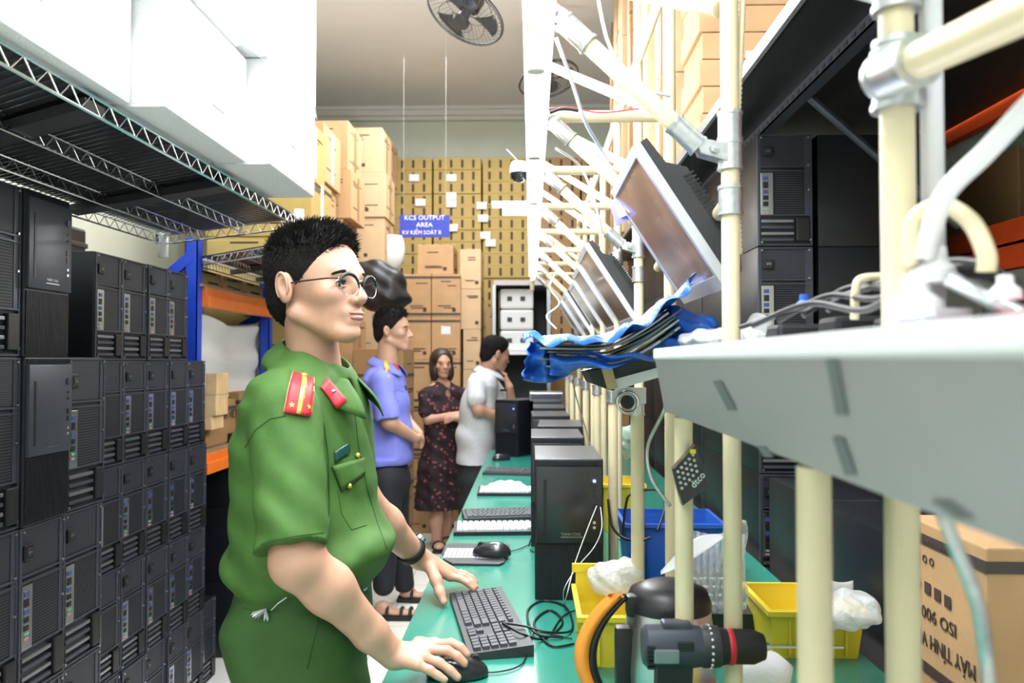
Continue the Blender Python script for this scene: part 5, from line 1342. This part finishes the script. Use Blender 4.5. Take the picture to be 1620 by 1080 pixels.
for (x0, y0), (x1, y1), w in (((1136, 602), (1160, 648), 7), ((1318, 566), (1334, 655), 9), ((1328, 690), (1348, 750), 9), ((1206, 705), (1218, 722), 7), ((1490, 790), (1530, 818), 14)):
    q = [on_face(x0-w, y0), on_face(x0+w, y0), on_face(x1+w, y1), on_face(x1-w, y1)]
    MB().prism([p for p, n in q], q[0][1]*.0005).build('stain', 'board_mark', SB)
settle(SB, (.4, .8, 1.36))
DK = 1.4705
def clut(name, mb, mt, lb, cat, smooth=None): return tag(mb.build(name, mt, None, smooth), lb, cat)
clut('rod', MB().cyl(P(1172, 517, 1.15), P(1450, 432, .72), .0035, n=10), 'case_frame', 'thin gray rod lying slanted on the cluttered shelf', 'rod', 40)
clut('tube', MB().cyl(P(1500, 440, .6), P(1680, 530, .56), .0065, n=12), 'clamp_steel', 'gray tube slanting down at the right of the shelf clutter', 'tube', 40)
x = MB()
for i in range(10):
    yy = .55+.07*i; x0 = .36+.02*math.sin(i*2.1); x.box((x0, yy, DK), (x0+.13, yy+.06, DK+.03+.012*math.sin(i*1.7)), c=.006)
clut('circuit_parts', x, 'plastic_black', 'heap of black plastic parts on the cluttered shelf behind the nearest pipe', 'parts'); bpy.data.objects['circuit_parts']['kind'] = 'stuff'
for i, (a, b, c_, r, mt, lb) in enumerate(((1450, 470, .62, .020, 'paper', 'round pale plastic knob on the shelf clutter'), (1462, 392, .62, .011, 'foam_white', 'white plastic connector behind the nearest pipe, upper'), (1478, 420, .62, .017, 'foam_white', 'white flared connector behind the nearest pipe, lower'), (1273, 478, .95, .011, 'bin_blue', 'small blue cap among the shelf clutter'), (1590, 455, .55, .010, 'foam_white', 'small white clip at the right end of the shelf clutter'))):
    p = P(a, b, c_); clut('connector', MB().lathe([(0, .9*r), (.5*r, .85*r), (.55*r, .2*r), (r, -.2*r), (1.05*r, -.8*r), (0, -.85*r)], p, 18), mt, lb, 'part', 40)
for i in range(5):
    cable('black wire tangled on the shelf behind the nearest pipe, strand %s' % ORD[i], [P(1190+40*i, 515-8*i, .9-.02*i), P(1280+30*i, 480-12*i, .85), P(1370+20*i, 490-18*i, .75), P(1450+25*i, 440-6*i, .66), P(1560+20*i, 420+14*i, .58)], .0035, group='wires on the shelf')
cable('short cream elbow pipe on the shelf clutter', [P(1352, 505, .8), P(1354, 460, .8), P(1362, 442, .8), P(1395, 438, .8)], .0045, 'cream_pipe')
clut('heat_sink', sum_ if False else MB().box(P(1460, 512, .60)-Vector((0, 0, .012)), P(1540, 486, .60)+Vector((0, .05, 0)), c=.002), 'bezel_silver', 'pale ribbed metal block on the shelf near the red sheet', 'part')
clut('red_sheet', MB().prism([P(1550, 510, .56), P(1680, 470, .5), P(1680, 500, .5), P(1550, 515, .56)], (.05, .08, .0)), 'red_line', 'red plastic sheet at the right end of the shelf', 'sheet')
# white crumpled bag right of the blue one
p0 = P(1165, 520, 1.32); f = Field(p0-Vector((.11, .1, .06)), p0+Vector((.11, .12, .06)), .005); f.ell(p0+Vector((-.02, 0, -.02)), (.075, .07, .02), None, .02); f.ell(p0+Vector((.035, 0, .005)), (.024, .024, .02), None, .015)
f.wave(lambda X, Y, Z: .005*np.sin(X*110+Z*60)*np.sin(Y*90-Z*75)); tag(f.mesh('plastic_bag', 'bag_plastic'), 'crumpled white plastic bag right of the blue bag, at the board edge', 'bag')
# ------------------------------------------------------------------ blue bag of panels
BB = thing('blue_bag', 'torn blue plastic bag wrapped round a stack of thin panels', 'bag')
def prof(u): return Vector((.018+.235*u, 0, 1.468-.002*math.sin(u*PI)+.055*max(0, u-.45)**1.5*3))
for k in range(7):
    sh = .012*math.sin(k*2.3)
    MB().sheet(lambda u, v: prof(.03+u*.93)+Vector((sh+.01*v, 1.36+.26*v, -.016+.0062*k)), 14, 2, .0036).build('panel', 'panel_sheet' if k % 2 == 0 else 'panel_sheet_pale', BB, True)
def wrap_top(u, v):
    p = prof(-.05+1.16*u); return p+Vector((-.02*(v < .1), 1.30+.34*v+.01*math.sin(u*17), .034+.004*math.sin(u*23+v*9)+.006*math.sin(v*12+u*31)-.012*max(0, (.12-v)/.12)+.02*max(0, u-.85)*5*math.sin(v*7)))
MB().sheet(wrap_top, 44, 12, .0012).build('bag_top', 'bag_blue', BB, True)
def wrap_left(u, v):
    a = P(838+40*v, 540+15*v, 1.38); b = P(826-0*v+75*v, 601+28*v*(1-v)-6*v, 1.42); q = a.lerp(b, u)
    return q+Vector((.003*math.sin(u*21+v*9), .02*math.sin(v*9)+.012*math.sin(u*12), .0))
MB().sheet(wrap_left, 16, 18, .0012).build('bag_flap', 'bag_blue', BB, True)
MB().sheet(lambda u, v: P(870+170*u, 592-24*u-34*v*(1-.8*u)+4*math.sin(u*14), 1.345+.02*math.sin(u*9+v*6)), 24, 8, .0012).build('bag_flap', 'bag_blue', BB, True)
f = Field(P(1085, 530, 1.36)-Vector((.09, .08, .07)), P(1085, 530, 1.36)+Vector((.08, .2, .08)), .0042)
f.ell(P(1098, 520, 1.42), (.038, .08, .026), None, .02); f.ell(P(1066, 500, 1.42), (.020, .05, .016), None, .02); f.ell(P(1070, 545, 1.42), (.04, .08, .014), None, .02)
f.wave(lambda X, Y, Z: .005*np.sin(X*90+Z*130)*np.sin(Y*60+Z*40)); f.mesh('bag_bunch', 'bag_blue', BB)
settle(BB, (.15, 1.45, 1.40))
WU = thing('white_unit', 'white device with a wood strip tilted below the blue bag', 'device')
a = P(938, 608, 1.46); b = P(1042, 585, 1.46)
MB().prism([P(930, 588, 1.46), P(1045, 562, 1.46), P(1045, 596, 1.46), P(968, 618, 1.46), P(940, 608, 1.46)], (0, .22, 0)).build('casing', 'plastic_dark', WU)
MB().prism([P(972, 600, 1.452), P(1045, 580, 1.452), P(1045, 596, 1.452), P(973, 617, 1.452)], (0, .2, 0)).build('white_front', 'label_white', WU)
MB().prism([P(950, 576, 1.447), P(966, 573, 1.447), P(977, 613, 1.447), P(962, 618, 1.447)], (0, .012, 0)).build('wood_strip', 'wood_pale', WU); settle(WU)
WH = thing('bracket_wheel', 'round chrome bracket wheel beneath the white device', 'wheel')
c = P(993, 636, 1.66)
MB().tube([c+Vector((.022*math.cos(k*PI/12), 0, .022*math.sin(k*PI/12))) for k in range(24)], .003, 8, closed=True).build('rim', 'chrome', WH, True)
MB().cyl(c, c+Vector((0, .012, 0)), .014, n=18).build('hub', 'plastic_black', WH); MB().box((c.x-.03, c.y+.012, c.z-.004), (c.x+.04, c.y+.02, c.z+.03)).build('bracket', 'clamp_steel', WH); settle(WH)
# keypad device hanging on the pipe
KD = thing('keypad_device', 'black numeric keypad device strapped to the cream post, white lettering', 'device')
q = [P(1066, 742, 1.155), P(1100, 704, 1.155), P(1122, 768, 1.155), P(1080, 800, 1.155)]
MB().prism(q, (0, .02, 0)).build('casing', 'case_gloss', KD)
ux = (q[1]-q[0]); uy = (q[3]-q[0])
m = MB()
for i in range(5):
    for j in range(4):
        c = q[0]+ux*(.12+.175*i)+uy*(.14+.15*j)+Vector((0, -.001, 0)); m.cyl(c, c+Vector((0, -.0015, 0)), .0022, n=8)
m.build('keys', 'clamp_steel', KD, kind='stuff')
text('lettering', 'dtco', .014, q[0]+ux*.78+uy*.80+Vector((0, -.0015, 0)), ux, -uy, 'label_white', KD)
c = q[0]+ux*.85+uy*.07; MB().box(c+Vector((-.004, -.002, -.003)), c+Vector((.004, 0, .003))).build('yellow_sticker', 'yellow', KD); settle(KD)
# ------------------------------------------------------------------ bins, kettle, drill
def bin_(label, loc, rz, w, d, h, mt, cat='bin'):
    t = thing('storage_bin', label, cat, loc, rz); th = .003
    pf = lambda z: .88+.12*z/h
    m = MB()
    for sx, sy in ((0, -1), (0, 1), (-1, 0), (1, 0)):
        def wall(u, v):
            k = pf(v*h); x = (u-.5)*w*k if sx == 0 else sx*w/2*k; y = sy*d/2*k if sy else (u-.5)*d*k
            return (x, y, v*h+.001)
        m.sheet(wall, 2, 3, th)
    m.box((-w*.44, -d*.44, .0), (w*.44, d*.44, .004)); m.build('bin_body', mt, t)
    r = .009; m = MB(); m.box((-w/2-r, -d/2-r, h-.010), (w/2+r, -d/2+.001, h)).box((-w/2-r, d/2-.001, h-.010), (w/2+r, d/2+r, h)).box((-w/2-r, -d/2, h-.010), (-w/2+.001, d/2, h)).box((w/2-.001, -d/2, h-.010), (w/2+r, d/2, h))
    m.build('rim', mt, t); 
    for i in range(3): MB().box((-w*.3+i*w*.3-.002, -d/2*.96-.004, .008), (-w*.3+i*w*.3+.002, -d/2*.93, h-.012)).build('rib', mt, t)
    return t
bin_('tall yellow storage bin left of the kettle', (.185, 1.70, TZ), 0, .17, .22, .105, 'bin_yellow')
BP = P(925, 930, 1.80); tag(MB().box((.100, 1.805, TZ), (.215, 1.812, 1.00), 'bin_yellow', c=.002).box((.092, 1.803, .985), (.225, 1.814, 1.003), 'bin_yellow').build('bin_divider', None), 'upright yellow panel standing at the back of the tall yellow bin', 'panel')
bin_('yellow storage bin under the drill bit at the right', (.585, 1.75, TZ), 0, .19, .2, .10, 'bin_yellow')
bin_('nearest yellow bin at the bottom right edge', (.42, 1.13, TZ+.0), 0, .19, .18, .05, 'bin_yellow')
bin_('blue storage bin behind the cream posts', (.40, 2.35, TZ+.0), 0, .27, .22, .155, 'bin_blue')
bin_('small far yellow bin seen between the posts', (.33, 2.95, TZ+.0), 0, .14, .2, .17, 'bin_yellow')
clut('red_tray', MB().lathe([(0, 0), (.075, 0), (.10, .035), (.104, .035), (.078, -.0)], (.335, 1.33, TZ+.001), 28), 'bin_red', 'red round tray behind the drill at the bottom', 'tray', True)
for (px, py, Yq, rr, lb, mt) in ((970, 915, 1.72, (.055, .05, .035), 'crumpled clear bag stuffed in the tall yellow bin', 'bag_plastic'), (1330, 965, 1.56, (.07, .07, .028), 'clear plastic bag spilling from the right yellow bin', 'bag_plastic'), (990, 700, 2.95, (.04, .05, .06), 'pale green plastic bag on the far yellow bin', 'wrap_green')):
    p0 = P(px, py, Yq); f = Field(p0-Vector((.13, .12, .1)), p0+Vector((.13, .12, .1)), .005); f.ell(p0, rr, None, .02); f.ell(p0+Vector((.03, .0, .014)), (rr[0]*.6, rr[1]*.6, rr[2]*.7), None, .02)
    f.wave(lambda X, Y, Z: .006*np.sin(X*90+Z*90)*np.sin(Y*70-Z*85)); tag(f.mesh('plastic_bag', mt), lb, 'bag')
tag(MB().sheet(lambda u, v: P(1302+48*u, 938-26*v*(1-.2*u)+6*math.sin(u*3), 1.58+.02*u), 8, 4, .0006).build('paper_sheet', 'paper', None, True), 'torn white paper sticking up from the right yellow bin', 'paper')
clut('white_cup', MB().lathe([(0, 0), (.035, 0), (.048, .085), (.03, .10), (0, .10)], (.37, 1.30, TZ+.037), 22), 'foam_white', 'white rounded plastic bottle behind the nearest yellow bin', 'bottle', True)
# bubble wrap
def bub(u, v):
    x = .335+.125*u; return Vector((x+.006*math.sin(v*9), 1.72+.02*math.sin(u*8)+.008*abs(math.sin(u*PI*9)), TZ+.075+.175*v*(1-.08*math.sin(u*5))))
tag(MB().sheet(bub, 54, 12, .004).build('bubble_wrap', 'film', None, True), 'upright clear air-column wrap standing behind the cream posts', 'wrap')
m = MB()
for i in range(9):
    x = .338+.0135*i; m.tube([(x, 1.713, TZ+.08), (x+.004, 1.712, TZ+.15), (x+.006, 1.715, TZ+.24)], .005, 8)
tag(m.build('air_columns', 'film', None, True), 'inflated clear air cushion columns in front of the upright wrap', 'wrap')
# kettle
KT = thing('kettle', 'steel electric kettle with black lid and orange handle', 'kettle')
kx, ky = .232, 1.36
MB().lathe([(0, .0), (.074, .0), (.074, .02), (.0, .02)], (kx, ky, TZ), 30).build('base', 'plastic_black', KT, 40)
MB().lathe([(.07, .021), (.076, .03), (.077, .10), (.073, .165), (.069, .196)], (kx, ky, TZ), 34).build('body', 'steel', KT, True)
MB().lathe([(.071, .194), (.071, .205), (.064, .224), (.035, .236), (0, .238)], (kx, ky, TZ), 30).build('lid', 'plastic_black', KT, 50)
hx = lambda u: Vector((kx-.045-.100*math.sin(PI*(.10+.86*u))**.7, ky-.02, TZ+.218-.215*u))
def hnd(w0, w1, th, dx):
    def fn(u, v):
        c = hx(u); a = v*2*PI; return c+Vector((dx+math.cos(a)*th, math.sin(a)*w0, 0))
    return fn
MB().sheet(hnd(.016, 0, .0135, -.002), 24, 14).build('handle', 'kettle_orange', KT, True)
MB().sheet(hnd(.0135, 0, .008, .014), 24, 14).build('handle_liner', 'plastic_black', KT, True)
MB().box((kx-.075, ky-.034, TZ+.185), (kx-.02, ky-.006, TZ+.222), c=.008).build('handle_joint', 'plastic_black', KT, 40)
MB().box((kx-.093, ky-.034, TZ+.0), (kx-.05, ky-.006, TZ+.17), c=.008).build('water_gauge', 'plastic_black', KT, 40); settle(KT, (kx, ky, TZ))
# drill
DR = thing('cordless_drill', 'gray and black cordless drill with red collar standing on its battery', 'drill')
dz = P(1060, 1012, 1.2).z; x0 = P(1014, 1012, 1.2).x; dy = 1.175
X_ = lambda px: P(px, 1012, dy).x
T_ = Matrix.Translation((0, dy, dz)) @ Matrix.Rotation(PI/2, 4, 'Y')
def lx(prof, mt, nm, par=DR): return MB().lathe(prof, n=26, m=mt, T=Matrix.Translation((0, dy, dz)) @ Matrix(((0, 0, 1, 0), (0, 1, 0, 0), (-1, 0, 0, 0), (0, 0, 0, 1)))).build(nm, None, par, 40)
a = X_(1016); b = X_(1108)
lx([(0, a), (.024, a), (.030, a+.006), (.031, b-.02), (.028, b), (0, b)], 'case_frame', 'motor_housing')
MB().box((a+.012, dy-.0335, dz-.014), (a+.048, dy-.028, dz+.006), c=.002).build('rating_label', 'steel_cover', DR)
m = MB()
for i in range(5): m.box((a+.003, dy-.033, dz-.022+i*.007), (a+.014, dy-.027, dz-.0185+i*.007))
m.build('vent_slots', 'plastic_black', DR)
MB().box((a+.028, dy-.012, dz+.024), (a+.07, dy+.012, dz+.037), c=.004).build('top_hump', 'case_frame', DR)
MB().box((a+.046, dy-.031, dz+.002), (a+.07, dy-.024, dz+.016), c=.002).build('direction_switch', 'plastic_black', DR)
c1 = X_(1136); lx([(.028, b), (.030, b+.003), (.029, c1), (.027, c1+.001)], 'plastic_dark', 'torque_ring')
m = MB()
for k in range(20):
    an = 2*PI*k/20; m.cyl((b+.012, dy+.0295*math.sin(an), dz+.0295*math.cos(an)), (b+.012, dy+.0312*math.sin(an), dz+.0312*math.cos(an)), .0018, n=8)
m.build('torque_marks', 'label_white', DR, kind='stuff')
c2 = X_(1150); c3 = X_(1159); c4 = X_(1190); c5 = X_(1208)
lx([(.027, c1), (.0245, c2), (.0245, c3), (.0245, c4), (.018, c5), (.006, c5+.003), (0, c5+.003)], 'rubber_black', 'chuck'); lx([(.0248, c2), (.0258, c2+.002), (.0258, c3-.002), (.0248, c3)], 'bin_red', 'red_collar')
lx([(.0062, c5), (.0055, c5+.008), (.0022, c5+.009), (.0022, c5+.115), (0, c5+.116)], 'steel', 'drill_bit')
MB().prism([(a+.02, dy-.018, dz-.02), (a+.07, dy-.018, dz-.02), (a+.066, dy-.018, TZ+.05), (a+.018, dy-.018, TZ+.05)], (0, .036, 0)).build('grip', 'plastic_black', DR)
MB().box((a+.0, dy-.033, TZ+.001), (a+.10, dy+.033, TZ+.052), c=.006).build('battery', 'plastic_dark', DR, 40); settle(DR)
# papers, phone, loose keyboards between the posts
PP = MB().sheet(lambda u, v: P(1045+100*u, 908-58*u**1.3-v*(26*math.sin(u*PI)+5), 1.50+.04*v), 14, 8, .0008)
tag(PP.build('paper_sheet', 'paper', None, True), 'curled white paper behind the nearest cream posts', 'paper')
TP = thing('desk_phone', 'dark desk phone behind the curled white paper', 'phone')
a = P(1125, 905, 1.85)
MB().prism([(a.x-.07, 1.80, TZ), (a.x-.07, 2.0, TZ), (a.x-.07, 2.0, TZ+.10), (a.x-.07, 1.80, TZ+.045)], (.17, 0, 0)).build('phone_body', 'plastic_dark', TP)
m = MB()
for i in range(6):
    for j in range(4): xx = a.x-.05+i*.022; yy = 1.83+j*.035; zz = TZ+.045+(yy-1.80)*.275; m.box((xx, yy, zz), (xx+.014, yy+.02, zz+.004))
m.build('keys', 'key_silver', TP, kind='stuff'); settle(TP)
for i, (x, y, r) in enumerate(((.36, 1.98, 68), (.43, 2.02, 72))):
    k2.put((x, y, TZ+.0008+.0*i), math.radians(r), 'loose keyboard lying lengthwise behind the posts, %s' % ('left one', 'right one')[i], 'keyboards on the bench')
clut('vga_plug', MB().box((.205, 1.98, TZ+.0), (.25, 2.02, TZ+.02), c=.003).cyl((.25, 2.0, TZ+.012), (.30, 2.0, TZ+.012), .006), 'bin_blue', 'blue monitor plug behind the nearest tower', 'plug')
# big carton at the right and small printed band
BC = carton('large upside-down computer carton at the bottom right with black print', (.748, 1.335, TZ-.12), (1.25, 1.62, 1.152), 'carton_tan', None, False, (.90,), False)
def lt(s_, y, z, size, fit=None, flip=True): text('lettering', s_, size, (-.2525, y-1.4775, z-(TZ-.12)), (0, 1, 0) if flip else (0, -1, 0), (0, 0, -1) if flip else (0, 0, 1), 'ink', BC, fit=fit)
BC.location.y += .0
lt('ISO 9001:', 1.505, .985, .034, .15); lt('MÁY TÍNH VIỆT', 1.485, .935, .038, .23); lt('KHUYNH HUONG VIET', 1.50, 1.118, .014, .15)
for i in range(4): lt('●' if i == 0 else '■', 1.565-.036*i, 1.035-.002*i, .030)
for i in range(3): lt('O', 1.565-.026*i, 1.085, .022)
MB().box((-.2530, -.13, .14), (-.2508, .13, .16)).build('printed_band', 'ink', BC)
text('lettering', '2001:2000', .03, (.05, -.1445, .16), (-1, 0, 0), (0, 0, -1), 'ink', BC); text('lettering', 'MAY TINH VIET', .03, (.03, -.1445, .12), (-1, 0, 0), (0, 0, -1), 'ink', BC)
MB().box((-.10, -.1445, .26), (.0, -.142, .29)).build('barcode_sticker', 'label_white', BC)
tag(MB().box((.76, 1.345, 0), (1.25, 1.61, TZ-.121)).build('crate', 'carton_dim'), 'plain carton under the large printed carton at the right', 'box')
# ------------------------------------------------------------------ foam on the wire shelf
def foam(label, lo, hi, rec, rz=0, c=.012):
    x0, y0, z0 = lo; x1, y1, z1 = hi; t = thing('foam_pack', label, 'foam', ((x0+x1)/2, (y0+y1)/2, z0), rz, 'white foam packs on the wire shelf'); a, b, h = (x1-x0)/2, (y1-y0)/2, z1-z0
    m = MB().box((-a, -b, 0), (a, b, h), c=c)
    m.build('foam_body', 'foam_white', t, 40)
    for (y, z, w, hh) in rec: MB().box((a-.001, -b+2*b*y, h*z), (a+.0015, -b+2*b*y+w, h*z+hh)).build('recess_shade', 'foam_grey', t)  # flat grey plate painted for a shaded hollow
    return t
foam('white foam pack overhanging the wire shelf front, far lower one', (-1.18, 1.95, 1.945), (-.645, 2.36, 2.215), [(.35, .35, .06, .09)])
foam('white foam pack on the wire shelf, middle lower one', (-1.2, 1.50, 1.945), (-.70, 1.94, 2.205), [(.5, .3, .07, .10)])
foam('white foam pack on the wire shelf, near lower one', (-1.2, 1.02, 1.945), (-.76, 1.49, 2.19), [(.3, .3, .05, .06)])
foam('white foam pack on top, far upper one against the ceiling light', (-1.2, 1.88, 2.216), (-.645, 2.37, 2.62), [])
foam('white foam pack on top, middle upper one', (-1.2, 1.36, 2.206), (-.69, 1.87, 2.6), [(.3, .3, .06, .1)])
foam('white foam pack on top, near upper one', (-1.2, .86, 2.191), (-.76, 1.35, 2.55), [])
def fw(u, v):
    y = 1.2+1.2*u; th_ = v*1.9-.35
    return Vector((-.655-.03*math.sin(th_)-.09*max(0, v-.75)*4*.5+.008*math.sin(u*23+v*7)-.05*(1-u), y, 2.20+.5*v+.006*math.sin(u*17)))
tag(MB().sheet(fw, 40, 16, .001).build('plastic_wrap', 'film', None, True), 'thin clear plastic film draped down the aisle side of the upper foam packs', 'wrap')
